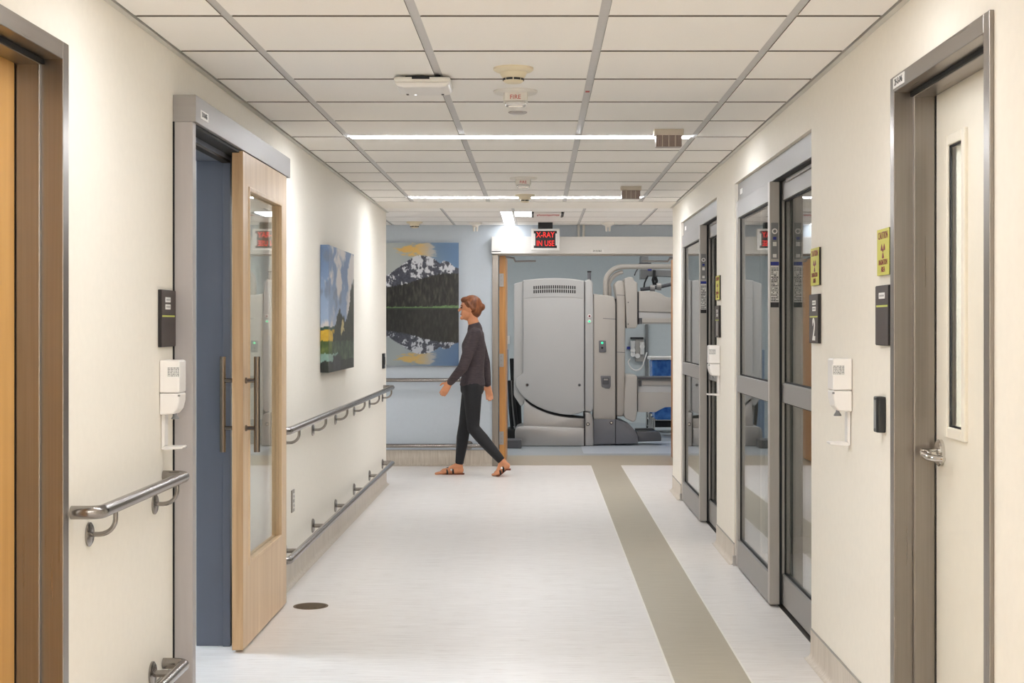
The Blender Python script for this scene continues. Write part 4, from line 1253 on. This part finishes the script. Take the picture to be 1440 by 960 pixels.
for (xx, yy, yo) in ((826.8, 596.2, -0.088), (859.8, 594.2, -0.004)):
    c = px(xx, yy, YM + yo)
    MB().lathe([(0.020, 0.01), (0.020, -0.002), (0.016, -0.004)], (c[0], YM + yo, c[1]), 'y', 18).build('base_bolt', 'ink', mach, smooth=True)
    MB().lathe([(0.013, 0.0), (0.012, -0.006)], (c[0], YM + yo, c[1]), 'y', 14).build('bolt_head', 'chrome', mach, smooth=True)
smoothed(part('rear_base', 'mach_grey', [(834.6, 589.5), (865.3, 589.5), (865.3, 624), (834.6, 625)], YM - 0.0, YM + 0.5, 0.008, 0.5))
smoothed(part('rear_base_end', 'mach_grey', [(865.9, 589.8), (876, 592.2), (886, 597.5), (893, 605), (897, 613), (897.2, 623), (865.9, 624)], YM - 0.0, YM + 0.5, 0.010, 0.8))
smoothed(part('rear_foot', 'mach_dark', [(895, 607), (924, 606.5), (928.5, 609), (930, 614), (930, 620), (896, 621)], YM + 0.04, YM + 0.3, 0.012, 1.5))
smoothed(part('rear_foot', 'mach_dark', [(893, 602.5), (918, 602), (921.5, 604.5), (922, 610), (895, 611)], YM + 0.33, YM + 0.45, 0.010, 1.5))
# tower, end plates, table and detector arm
smoothed(part('tower', 'mach_warm', [(864, 400), (868, 394.5), (875, 394), (878.5, 398), (879.5, 410), (879.5, 470), (878.5, 580), (876, 585.5), (867, 585.5), (867, 420)], YM + 0.08, YM + 0.50, 0.02, 3))
part('tower_seam', 'mach_grey', [(867.5, 414.3), (879, 414.8), (879, 415.6), (867.5, 415.1)], YM + 0.078, YM + 0.1, 0.0, 0.1)
part('tower_seam', 'mach_grey', [(867.5, 494.5), (879, 495), (879, 495.8), (867.5, 495.3)], YM + 0.078, YM + 0.1, 0.0, 0.1)
smoothed(part('upper_end_plate', 'mach_warm', [(878, 391.5), (884, 389), (890.5, 390), (892, 395), (896.5, 397.5), (896.5, 458), (894, 461.5), (881.5, 461.5), (880, 420)], YM + 0.02, YM + 0.50, 0.015, 1.8))
smoothed(part('lower_end_plate', 'mach_warm', [(880, 529), (882, 527), (894, 527), (896.5, 530), (896, 580), (894, 591), (890, 593.5), (879, 588), (877.5, 582)], YM - 0.02, YM + 0.50, 0.015, 1.8))
for yy in (425, 455.5): 
    c = px(883.5, yy, YM); MB().lathe([(0.006, 0.04), (0.006, 0.012)], (c[0], YM, c[1]), 'y', 10).build('cover_screw', 'ink', mach)
smoothed(part('detector_arm', 'mach_warm', [(898.5, 409), (920, 409.5), (928, 412), (936, 417), (946, 419.5), (985, 421), (985, 440), (898.5, 438)], YM + 0.04, YM + 0.46, 0.008, 1))
smoothed(part('detector_rail', 'mach_light', [(898.5, 438.2), (985, 438.2), (985, 455.5), (898.5, 455.5)], YM + 0.055, YM + 0.45, 0.004, 0.3))
part('rail_cover', 'mach_warm', [(903, 447.5), (985, 447.5), (985, 453.5), (903, 453.5)], YM + 0.045, YM + 0.06, 0.002, 0.2)
part('rail_end', 'mach_dark', [(897.6, 410), (899.2, 410), (899.2, 456), (897.6, 456)], YM + 0.06, YM + 0.44, 0.0, 0.2)
part('end_stop', 'mach_dark', [(898.5, 447), (902.8, 447), (902.8, 455.5), (898.5, 455.5)], YM + 0.043, YM + 0.1, 0.002, 0.3)
smoothed(part('table_top', 'mach_dark', [(897, 530.2), (985, 530.2), (985, 533), (897, 533)], YM + 0.01, YM + 0.47, 0.002, 0.3))
smoothed(part('table_rail', 'mach_light', [(897, 533), (985, 533), (985, 552), (897, 552)], YM + 0.05, YM + 0.45, 0.004, 0.3))
part('rail_cover', 'mach_warm', [(903, 535.5), (985, 535.5), (985, 541), (903, 541)], YM + 0.038, YM + 0.06, 0.002, 0.2)
smoothed(part('table_body', 'mach_warm', [(897, 551.5), (985, 551.5), (985, 573), (945, 572), (935, 572.5), (928, 576), (922, 579.3), (897, 579.3)], YM + 0.04, YM + 0.46, 0.008, 0.6))
part('end_stop', 'mach_dark', [(898, 535), (902.2, 535), (902.2, 543), (898, 543)], YM + 0.035, YM + 0.1, 0.002, 0.3)
# arched cable arm
ptsA = []
for (a, b) in ((851.5, 418), (851.5, 398)): ptsA.append((*px(a, b, YM + 0.25)[:1], YM + 0.25, px(a, b, YM + 0.25)[1]))
for i in range(1, 9):
    q = PI - PI / 2 * i / 8
    a, b = 877 + 25.5 * math.cos(q), 398 - 23.3 * math.sin(q)
    c = px(a, b, YM + 0.25); ptsA.append((c[0], YM + 0.25, c[1]))
c = px(990, 374.3, YM + 0.25); ptsA.append((c[0], YM + 0.25, c[1]))
MB().tube(ptsA, 0.030, 18).build('arched_tube', 'mach_warm', mach, smooth=True)
ptsB = [(p[0] + (0.035 if i > 1 else 0.05) , p[1] + 0.05, p[2] - 0.055) for i, p in enumerate(ptsA[:9])]
MB().tube(ptsB, 0.024, 14).build('arched_cable', 'mach_warm', mach, smooth=True)

# ceiling mounted arm and rail behind the machine
YA = 18.6
bm_ = empty('ceiling_boom', (px(925, 390, YA)[0], YA, px(925, 390, YA)[1]), 'grey ceiling boom with cables and spring arm behind the machine', 'equipment boom')
def partA(name, mat, pts, bevel=0.006, parent=None, y0=YA, y1=YA + 0.25, rr_=0.8):
    return MB().prism(outline(rounded(pts, rr_), y0), 'xz', y0, y1).build(name, mat, parent or bm_, bevel=bevel, seg=2)
partA('beam', 'grey_plastic', [(901, 378.5), (985, 381), (985, 390), (912, 388), (911, 392), (901, 392)])
partA('bracket', 'grey_plastic', [(901, 360.5), (912, 360), (912, 370), (901, 370)])
partA('bracket', 'mach_dark', [(899, 369.3), (916, 369), (916, 371.5), (899, 371.5)])
partA('beam_mark', 'ink_blue', [(911, 378.2), (916.5, 378.2), (916.5, 380.4), (911, 380.4)], 0.001, None, YA - 0.01, YA + 0.1, 0.2)
MB().tube([(px(905, 366, YA)[0], YA + 0.1, px(905, 366, YA)[1]), (px(905, 366, YA)[0], YA + 0.1, 2.85)], 0.035, 14).build('hanger', 'grey_plastic', bm_, smooth=True)
MB().tube([(px(985, 380, YA)[0], YA + 0.1, px(985, 380, YA)[1]), (px(985, 380, YA)[0], YA + 0.1, 2.85)], 0.035, 14).build('hanger', 'grey_plastic', bm_, smooth=True)
def pA(a, b, dy=0.0):
    q = px(a, b, YA); return (q[0], YA + dy, q[1])
MB().tube([pA(900, 407, -0.05), pA(925, 404, -0.05), pA(985, 390, -0.05)], 0.024, 12).build('spring_arm', 'mach_dark', bm_, smooth=True)
for a, b in ((917, 405.5), (926, 403)):
    MB().lathe([(0.045, -0.03), (0.045, 0.03)], pA(a, b, -0.05), 'x', 16).build('arm_joint', 'alu_light', bm_, smooth=True)
MB().tube([pA(920, 380, -0.03), pA(919.5, 388, -0.04), pA(918, 394, -0.04), pA(919, 399, -0.04), pA(922, 399, -0.04), pA(923, 395, -0.04), pA(921, 389, -0.04)], 0.020, 10).build('hand_control', 'cable_black', bm_, smooth=True)
MB().tube([pA(905, 406, -0.05), pA(906, 398, -0.05), pA(909, 391, -0.05), pA(911, 388, -0.03)], 0.010, 8).build('cable', 'cable_black', bm_, smooth=True)
MB().tube([pA(888, 389, -0.6), pA(891, 384, -0.4), pA(897, 377, -0.1), pA(901, 376, 0.0)], 0.008, 8).build('cable', 'cable_black', bm_, smooth=True)

# wall suction unit on the back wall
YB = 21.19
su = empty('wall_suction_unit', (px(895, 490, YB)[0], YB, px(895, 507, YB)[1]), 'grey wall suction unit with a looped white hose behind the machine', 'wall unit')
def pB(a, b, dy=0.0):
    q = px(a, b, YB); return (q[0], YB + dy, q[1])
def partB(name, mat, pts, d, parent=None, bevel=0.004):
    return MB().prism(outline(rounded(pts, 0.8), YB), 'xz', YB - d, YB).build(name, mat, parent or su, bevel=bevel)
partB('backplate', 'alu', [(893, 475), (905, 475), (905, 508), (893, 508)], 0.05)
partB('hood', 'ink', [(886, 474), (904.5, 474), (904.5, 476.4), (886, 476.4)], 0.09)
for a, z0_, z1_ in ((889.5, 479, 491), (902.5, 481, 498)):
    q0, q1 = pB(a, z1_, -0.07), pB(a, z0_, -0.07)
    MB().tube([q0, q1], [0.032, 0.036], 14).build('canister', 'lens_clear', su, smooth=True)
for a, b in ((889.5, 492.5), (889.5, 498), (902.5, 487), (896, 500)):
    MB().lathe([(0.035, -0.03), (0.035, 0.03)], pB(a, b, -0.07), 'y', 14).build('valve', 'white_plastic', su, smooth=True)
hp = [pB(886, 504, -0.08)] + [pB(892.5 + 9.5 * math.cos(PI + PI * i / 10) + (3 * i / 10), 508 + 12.5 * math.sin(PI * i / 10), -0.08) for i in range(11)] + [pB(909, 495, -0.08)]
MB().tube(hp, 0.011, 10).build('hose', 'white_plastic', su, smooth=True)
MB().tube([pB(909.5, 455, -0.03), pB(909.5, 540, -0.03)], 0.022, 12).build('conduit', 'grey_plastic', su, smooth=True)
partB('gauge', 'ink_blue', [(881.5, 487), (886, 487), (886, 491), (881.5, 491)], 0.04)

# blue lined hamper
YH = 18.4
hm = empty('linen_hamper', (px(935, 520, YH)[0], YH + 0.25, 0), 'blue bag linen hamper with a white rim behind the imaging table', 'hamper')
q0 = px(914.5, 501.5, YH); q1 = px(968, 506, YH)
MB().box(q0[0], q1[0], YH, YH + 0.5, q1[1], q0[1]).build('rim', 'white_plastic', hm, bevel=0.01, seg=3)
MB().prism([(q0[0] + 0.02, q1[1]), (q1[0] - 0.02, q1[1]), (q1[0] - 0.06, 0.22), (q0[0] + 0.06, 0.22)], 'xz', YH + 0.02, YH + 0.48).build('bag', 'bin_blue', hm, bevel=0.03, seg=3)
for xx in (q0[0] + 0.05, q1[0] - 0.05):
    for yy in (YH + 0.06, YH + 0.44):
        MB().tube([(xx, yy, 0.0), (xx, yy, 0.24)], 0.015, 10).build('leg', 'chrome', hm, smooth=True)
# chrome trolley under the table
YT = 19.2
tr = empty('steel_trolley', (px(935, 600, YT)[0], YT + 0.2, 0), 'low chrome trolley standing behind the imaging table', 'trolley')
for yy in (580.5, 590):
    a = px(913, yy, YT); b = px(975, yy, YT)
    MB().box(a[0], b[0], YT, YT + 0.5, a[1] - 0.012, a[1] + 0.012).build('shelf', 'chrome', tr, bevel=0.006)
a = px(914, 580, YT); b = px(974, 580, YT)
for xx in (a[0], b[0]):
    for yy in (YT + 0.02, YT + 0.48):
        MB().tube([(xx, yy, 0.05), (xx, yy, a[1])], 0.018, 10).build('post', 'chrome', tr, smooth=True)
        MB().lathe([(0.03, -0.012), (0.03, 0.012)], (xx, yy, 0.03), 'x', 14).build('caster', 'cable_black', tr, smooth=True)
bx('bin', 'ink', a[0] + 0.02, b[0] - 0.02, YT + 0.04, YT + 0.46, px(0, 601, YT)[1], px(0, 592, YT)[1], tr, 0.01)
# dark equipment and pale cabinet at the left of the machine
YK = 18.0
eq = empty('cable_stand', (px(719, 600, YK)[0], YK + 0.15, 0), 'black stand hung with cables left of the imaging machine', 'equipment stand')
def pK(a, b, dy=0.0):
    q = px(a, b, YK); return (q[0], YK + dy, q[1])
bx('base', 'cable_black', pK(713, 0)[0], pK(735, 0)[0], YK, YK + 0.35, 0.0, 0.14, eq, 0.02)
MB().tube([pK(727, 600, 0.2), pK(723, 505, 0.2)], 0.06, 12).build('post', 'cable_black', eq, smooth=True)
MB().prism(outline([(716.5, 504), (723.5, 504), (726, 560), (720, 560)], YK), 'xz', YK + 0.05, YK + 0.12).build('display', 'cable_black', eq, bevel=0.01)
for k, (a, b) in enumerate(((716, 722), (719, 727), (722, 729))):
    MB().tube([pK(a, 535, 0.03), pK(a + 1, 560, 0.0), pK((a + b) / 2 - 1, 580, 0.0), pK(b - 2, 604, 0.02)], 0.02 if k != 1 else 0.012, 10).build('cable', 'cable_black' if k != 1 else 'alu_light', eq, smooth=True)
cbx = pK(700, 0)[0], pK(713.2, 0)[0]
t = empty('pale_cabinet', ((cbx[0] + cbx[1]) / 2, YK + 0.5, 0), 'pale blue cabinet edge between the wooden door and the machine', 'cabinet')
bx('body', 'panel_blue', cbx[0], cbx[1], YK + 0.36, YK + 0.8, 0.0, px(0, 492, YK)[1], t, 0.006)
bx('door_panel', 'panel_blue', cbx[0] + 0.02, cbx[1] - 0.02, YK + 0.35, YK + 0.365, 0.06, px(0, 496, YK)[1], t, 0.003)
t = empty('wall_box', (*px(712, 478, YB)[:1], YB, px(712, 483, YB)[1]), 'small white box on the back wall left of the machine', 'wall box')
q = px(707, 483.5, YB); q2 = px(717, 472, YB)
bx('case', 'white_plastic', q[0], q2[0], YB - 0.05, YB, q[1], q2[1], t, 0.006)
bx('lid', 'offwhite', q[0] + 0.015, q2[0] - 0.015, YB - 0.056, YB - 0.049, q[1] + 0.015, q2[1] - 0.015, t, 0.004)
q2 = px(733, 616, 16.76)
t = MB().box(-0.13, 0.13, -0.03, 0.25, 0, 0.095).build('cable_cover', 'mach_dark', bevel=0.006, label='low dark grey box on the floor at the left foot of the machine', cat='floor box')
t.location = (q2[0] - 0.13, 16.79, 0)

# ================================================================== SIDE ROOMS
cab = empty('equipment_cabinet', (-2.1, 8.2, 0), 'black equipment cabinet in the side room behind the sliding door', 'cabinet')
bx('body', 'black_plastic', -2.6, -1.62, 8.0, 8.6, 0.0, 2.0, cab, 0.006)
for k in range(4):
    bx('drawer', 'ink', -2.58, -1.64, 7.985, 8.0, 0.08 + k * 0.46, 0.50 + k * 0.46, cab, 0.004)
bx('indicator', 'panel_blue', -1.90, -1.70, 7.975, 7.986, 1.02, 1.16, cab, 0.003)
def curtain(x0, x1, y, label):  # added curtain, keeps the bay dim so glass reflections stand out
    t = empty('added_curtain', ((x0 + x1) / 2, y, 0.12), label, 'curtain')
    n = 70; top = []; 
    poly = []
    for i in range(n + 1):
        u = i / n; poly.append((x0 + (x1 - x0) * u, y + 0.03 * math.sin(u * 2 * PI * 9)))
    for i in reversed(range(n + 1)):
        u = i / n; poly.append((x0 + (x1 - x0) * u, y + 0.006 + 0.03 * math.sin(u * 2 * PI * 9)))
    vs = []; fs = []
    for z in (0.12, 2.25):
        vs += [(p[0], p[1], z) for p in poly[:n + 1]]
    for i in range(n): fs.append((i, i + 1, n + 2 + i, n + 1 + i))
    mb = MB(); mb.v = vs; mb.f = fs
    o = mb.build('drape', 'curtain', t, smooth=True)
    o.modifiers.new('cloth', 'SOLIDIFY').thickness = 0.004
    MB().tube([(x0, y, 2.26), (x1, y, 2.26)], 0.012, 8).build('rail', 'alu_light', t, smooth=True)
    for xx in (x0 + 0.05, x1 - 0.05): MB().tube([(xx, y, 2.26), (xx, y, 2.45)], 0.008, 8).build('hanger', 'alu_light', t)
curtain(1.36, 2.9, 8.86, 'added grey green curtain keeping the bay dim behind the nearer glass doors')
curtain(1.36, 2.9, 12.1, 'added grey green curtain keeping the bay dim behind the farther glass doors')

# ================================================================== PERSON
YP = 13.75
SP = FPX / YP
def P(x, y, dy=0.0): return Vector(((x - 756) / SP, YP + dy, CAMZ + (459 - y) / SP))
class Blob:
    def __init__(s): s.m = MB()
    def chain(s, pts, rs):
        for i in range(len(pts) - 1):
            a, b = Vector(pts[i]), Vector(pts[i + 1])
            n = max(2, int((b - a).length / (0.5 * min(rs[i], rs[i + 1]))) + 1)
            n = min(n, 14)
            for k in range(n + 1):
                t_ = k / n; c_ = a.lerp(b, t_); r_ = rs[i] + (rs[i + 1] - rs[i]) * t_
                s.m.ell(c_, (r_, r_, r_), 14, 9)
            s.m.tube([a, b], [rs[i], rs[i + 1]], 14)
        return s
    def ovals(s, items):
        """(centre, (rx, ry, rz)) ellipsoids lofted along a list"""
        for (a, ra), (b, rb) in zip(items, items[1:]):
            for k in range(9):
                t_ = k / 8
                s.m.ell(a.lerp(b, t_), tuple(ra[i] + (rb[i] - ra[i]) * t_ for i in range(3)), 20, 12)
        return s
    def build(s, name, mat, parent, voxel, smooth=6, label=None):
        o = s.m.build(name, mat, parent)
        r = o.modifiers.new('remesh', 'REMESH'); r.mode = 'VOXEL'; r.voxel_size = voxel
        sm = o.modifiers.new('smooth', 'SMOOTH'); sm.factor = 0.5; sm.iterations = smooth
        dg = bpy.context.evaluated_depsgraph_get()
        me = bpy.data.meshes.new_from_object(o.evaluated_get(dg))
        o.modifiers.clear(); old = o.data; o.data = me; bpy.data.meshes.remove(old)
        if not me.materials: me.materials.append(M[mat])
        for p in me.polygons: p.use_smooth = True
        if label: o['label'] = label
        return o
pers = empty('person', (P(655, 668)[0], YP, 0.0), 'person in a dark top, black leggings and sandals walking left past the doorway', 'person')
pelvis, waist, chest, shl = P(664, 540), P(666, 516), P(666, 487), P(668.5, 470)
neck0, neck1 = P(668, 461), P(664.5, 449)
head = P(661, 433)
sh_n, sh_f = P(669, 470, -0.165), P(669, 470, 0.165)
el_n, wr_n = P(653, 515, -0.235), P(634, 537, -0.16)
el_f, wr_f = P(681, 511, 0.235), P(684.5, 543, 0.225)
hip_f, hip_n = P(663, 545, 0.085), P(665, 545, -0.085)
kn_f, an_f = P(653, 597, 0.08), P(645, 655, 0.075)
kn_n, an_n = P(666, 601, -0.085), P(707, 648, -0.085)
B = Blob()
B.ovals([(pelvis, (0.105, 0.155, 0.10)), (waist, (0.085, 0.125, 0.09)), (chest, (0.098, 0.150, 0.10)), (shl, (0.070, 0.145, 0.055))])
B.chain([neck0, neck1, P(663, 441)], [0.055, 0.050, 0.055])
B.chain([shl, sh_n, el_n, wr_n], [0.06, 0.052, 0.038, 0.026]).chain([shl, sh_f, el_f, wr_f], [0.06, 0.052, 0.038, 0.026])
B.chain([hip_f, kn_f, P(650, 616, .08), an_f], [0.082, 0.050, 0.052, 0.034]).chain([hip_n, kn_n, P(679, 616, -.085), an_n], [0.082, 0.050, 0.052, 0.034])
# head: skull, jaw, nose, ears
B.m.ell(head + Vector((0.008, 0, 0.022)), (0.092, 0.074, 0.090), 24, 16)
B.m.ell(head + Vector((-0.026, 0, -0.050)), (0.058, 0.055, 0.066), 20, 12)
B.chain([head + Vector((-0.080, 0, 0.006)), head + Vector((-0.101, 0, -0.022))], [0.010, 0.013])
for s in (-1, 1): B.m.ell(head + Vector((0.008, s * 0.074, -0.008)), (0.016, 0.009, 0.028), 12, 8)
B.m.ell(head + Vector((-0.074, 0, -0.092)), (0.020, 0.024, 0.018), 12, 8)
# feet
def foot(heel, ball, toe, dyl):
    B.chain([heel, ball], [0.034, 0.032]); B.m.ell(ball, (0.040, 0.046, 0.024), 14, 9)
    for k, l in enumerate((1.0, 1.02, 0.93, 0.84, 0.72)):
        o_ = (k - 2) * 0.0175 * dyl
        d_ = (toe - ball)
        B.chain([ball + Vector((0, o_, -0.006)), ball + d_ * l + Vector((0, o_ * 1.05, -0.004))], [0.012, 0.0095 if k else 0.012])
f_heel, f_ball, f_toe = P(646.5, 662.2, .075), P(624, 664.2, .078), P(612.5, 665.6, .080)
r_heel, r_ball, r_toe = P(712.5, 653.5, -.085), P(701, 663.2, -.088), P(693, 665.8, -.09)
B.chain([an_f, f_heel], [0.034, 0.032]); B.chain([an_f, P(634, 660, .076)], [0.034, 0.030]); foot(f_heel, f_ball, f_toe, 1)
B.chain([an_n, r_heel], [0.034, 0.030]); B.chain([an_n, r_ball], [0.032, 0.026]); foot(r_heel, r_ball, r_toe, -1)
# hands: palm, four fingers, thumb
def hand(wrist, fwd, up, side):
    """fwd: along the fingers, up: back of the hand, side: towards the thumb"""
    fwd, up, side = fwd.normalized(), up.normalized(), side.normalized()
    pc = wrist + fwd * 0.045
    for a in (-0.024, -0.008, 0.008, 0.024):
        B.chain([wrist + fwd * 0.004 + side * a * 0.55, wrist + fwd * 0.082 + side * a], [0.017, 0.0125])
    for k, (a, l) in enumerate(((0.028, 0.068), (0.0095, 0.078), (-0.0095, 0.072), (-0.028, 0.056))):
        p0 = wrist + fwd * 0.080 + side * a
        p1 = p0 + (fwd * 0.95 - up * 0.20).normalized() * l * 0.45
        p2 = p1 + (fwd * 0.80 - up * 0.55).normalized() * l * 0.33
        p3 = p2 + (fwd * 0.60 - up * 0.80).normalized() * l * 0.24
        B.chain([p0, p1, p2, p3], [0.0092, 0.0085, 0.0078, 0.0068])
    t0 = wrist + fwd * 0.026 + side * 0.024 - up * 0.004
    t1 = t0 + (fwd * 0.62 + side * 0.70 - up * 0.18).normalized() * 0.038
    t2 = t1 + (fwd * 0.90 + side * 0.22 - up * 0.30).normalized() * 0.030
    B.chain([t0, t1, t2], [0.0125, 0.0098, 0.0080])
hand(wr_n, (P(625, 551, -0.14) - wr_n), Vector((0.2, -1, 0.1)), Vector((-0.7, -0.1, 0.7)))
hand(wr_f, (P(688, 562, 0.21) - wr_f), Vector((0.1, 1, 0.1)), Vector((-1, 0.05, 0.15)))
body = B.build('body', 'skin', pers, 0.0042, 5)
for s in (-1, 1):
    MB().ell(head + Vector((-0.078, s * 0.030, 0.002)), (0.008, 0.012, 0.007), 12, 8).build('eye', 'eye', body, smooth=True)
    MB().tube([head + Vector((-0.084, s * 0.014, 0.022)), head + Vector((-0.082, s * 0.032, 0.026)), head + Vector((-0.068, s * 0.050, 0.020))], 0.004, 8).build('eyebrow', 'hair', body, smooth=True)
MB().tube([head + Vector((-0.072, -0.022, -0.060)), head + Vector((-0.084, 0, -0.058)), head + Vector((-0.072, 0.022, -0.060))], [0.004, 0.007, 0.004], 8).build('mouth', 'lip', body, smooth=True)
# hair: cap with nape and a low knot
H = Blob()
H.m.ell(head + Vector((0.018, 0, 0.034)), (0.094, 0.081, 0.088), 24, 16)
H.m.ell(head + Vector((0.050, 0, -0.010)), (0.062, 0.074, 0.085), 20, 12)
H.m.ell(head + Vector((-0.042, 0, 0.074)), (0.046, 0.062, 0.032), 18, 10)
for s in (-1, 1): H.chain([head + Vector((-0.02, s * 0.074, 0.05)), head + Vector((0.03, s * 0.078, -0.01))], [0.014, 0.018])
H.m.ell(head + Vector((0.108, 0, 0.010)), (0.034, 0.040, 0.036), 16, 10)
H.build('hair', 'hair', pers, 0.007, 4)
# clothing
T = Blob()
T.ovals([(P(664.5, 541), (0.120, 0.170, 0.035)), (P(665, 527), (0.106, 0.150, 0.06)), (waist, (0.099, 0.139, 0.08)), (chest, (0.112, 0.164, 0.10)), (shl, (0.082, 0.155, 0.055))])
T.chain([shl, sh_n, el_n, el_n.lerp(wr_n, 0.94)], [0.066, 0.064, 0.049, 0.036]).chain([shl, sh_f, el_f, el_f.lerp(wr_f, 0.94)], [0.066, 0.064, 0.049, 0.036])
T.chain([neck0 + Vector((0, 0, -0.02)), neck0 + Vector((-0.003, 0, 0.008))], [0.072, 0.064])
T.build('sweater', 'knit', pers, 0.008, 5)
G = Blob()
G.ovals([(P(664, 537), (0.112, 0.160, 0.05)), (P(664, 548), (0.110, 0.160, 0.07))])
G.chain([hip_f, kn_f, P(650, 616, .08), an_f + Vector((0.004, 0, 0.03))], [0.092, 0.058, 0.059, 0.041]).chain([hip_n, kn_n, P(679, 616, -.085), an_n.lerp(kn_n, 0.08)], [0.092, 0.058, 0.059, 0.041])
G.build('leggings', 'legging', pers, 0.008, 5)
# sandals
def sandal(heel, ball, toe, yc):
    sd = empty('x', (0, 0, 0)); bpy.data.objects.remove(sd)
    d_ = Vector((-1, 0, 0))
    L = [heel + Vector((0.040, 0, 0)), heel, ball, toe + Vector((-0.016, 0, 0))]
    wd = [0.026, 0.033, 0.044, 0.030]
    # sole follows heel, ball and toe
    vs = []; fs = []
    rows = []
    for i in range(25):
        t_ = i / 24 * 3; k = min(2, int(t_)); f = t_ - k
        c_ = L[k].lerp(L[k + 1], f); w_ = wd[k] + (wd[k + 1] - wd[k]) * f
        if i == 0 or i == 24: w_ *= 0.55
        rows.append((c_, w_))
    low = -0.034
    for c_, w_ in rows:
        zt = c_.z - 0.026
        for (yy, zz) in ((-w_, zt), (w_, zt), (w_, zt - 0.014), (-w_, zt - 0.014)): vs.append((c_.x, yc + yy, zz))
    for i in range(24):
        a = i * 4
        for k in range(4): fs.append((a + k, a + (k + 1) % 4, a + 4 + (k + 1) % 4, a + 4 + k))
    fs.append((0, 1, 2, 3)); e = 24 * 4; fs.append((e + 3, e + 2, e + 1, e))
    mb = MB(); mb.v = vs; mb.f = fs
    so = mb.build('sandal', 'sole', pers, smooth=True)
    mid = heel.lerp(ball, 0.55)
    for (t0, hgt, w_) in ((0.50, 0.034, 0.040), (0.86, 0.022, 0.046)):
        c_ = heel.lerp(ball, t0)
        pts = []
        for i in range(11):
            a = PI * i / 10
            pts.append((c_.x + 0.012 * math.cos(a), yc - w_ * math.cos(a), c_.z - 0.022 + (hgt + 0.020) * math.sin(a)))
        st = MB().tube(pts, 0.0085, 8); st.build('strap', 'leather', so, smooth=True)
    c_ = heel.lerp(ball, 0.5)
    MB().tube([(heel.lerp(ball, .5).x, yc, c_.z + 0.034), (heel.lerp(ball, .75).x, yc, c_.z + 0.030), (ball.x - 0.012, yc, ball.z + 0.012)], 0.008, 8).build('strap', 'leather', so, smooth=True)
    MB().lathe([(0.010, -0.036), (0.010, -0.043)], (c_.x - 0.006, yc, c_.z + 0.016), 'y', 14).build('buckle', 'chrome', so, smooth=True)
sandal(f_heel, f_ball, f_toe, f_ball.y)
sandal(r_heel, r_ball, r_toe, r_ball.y)
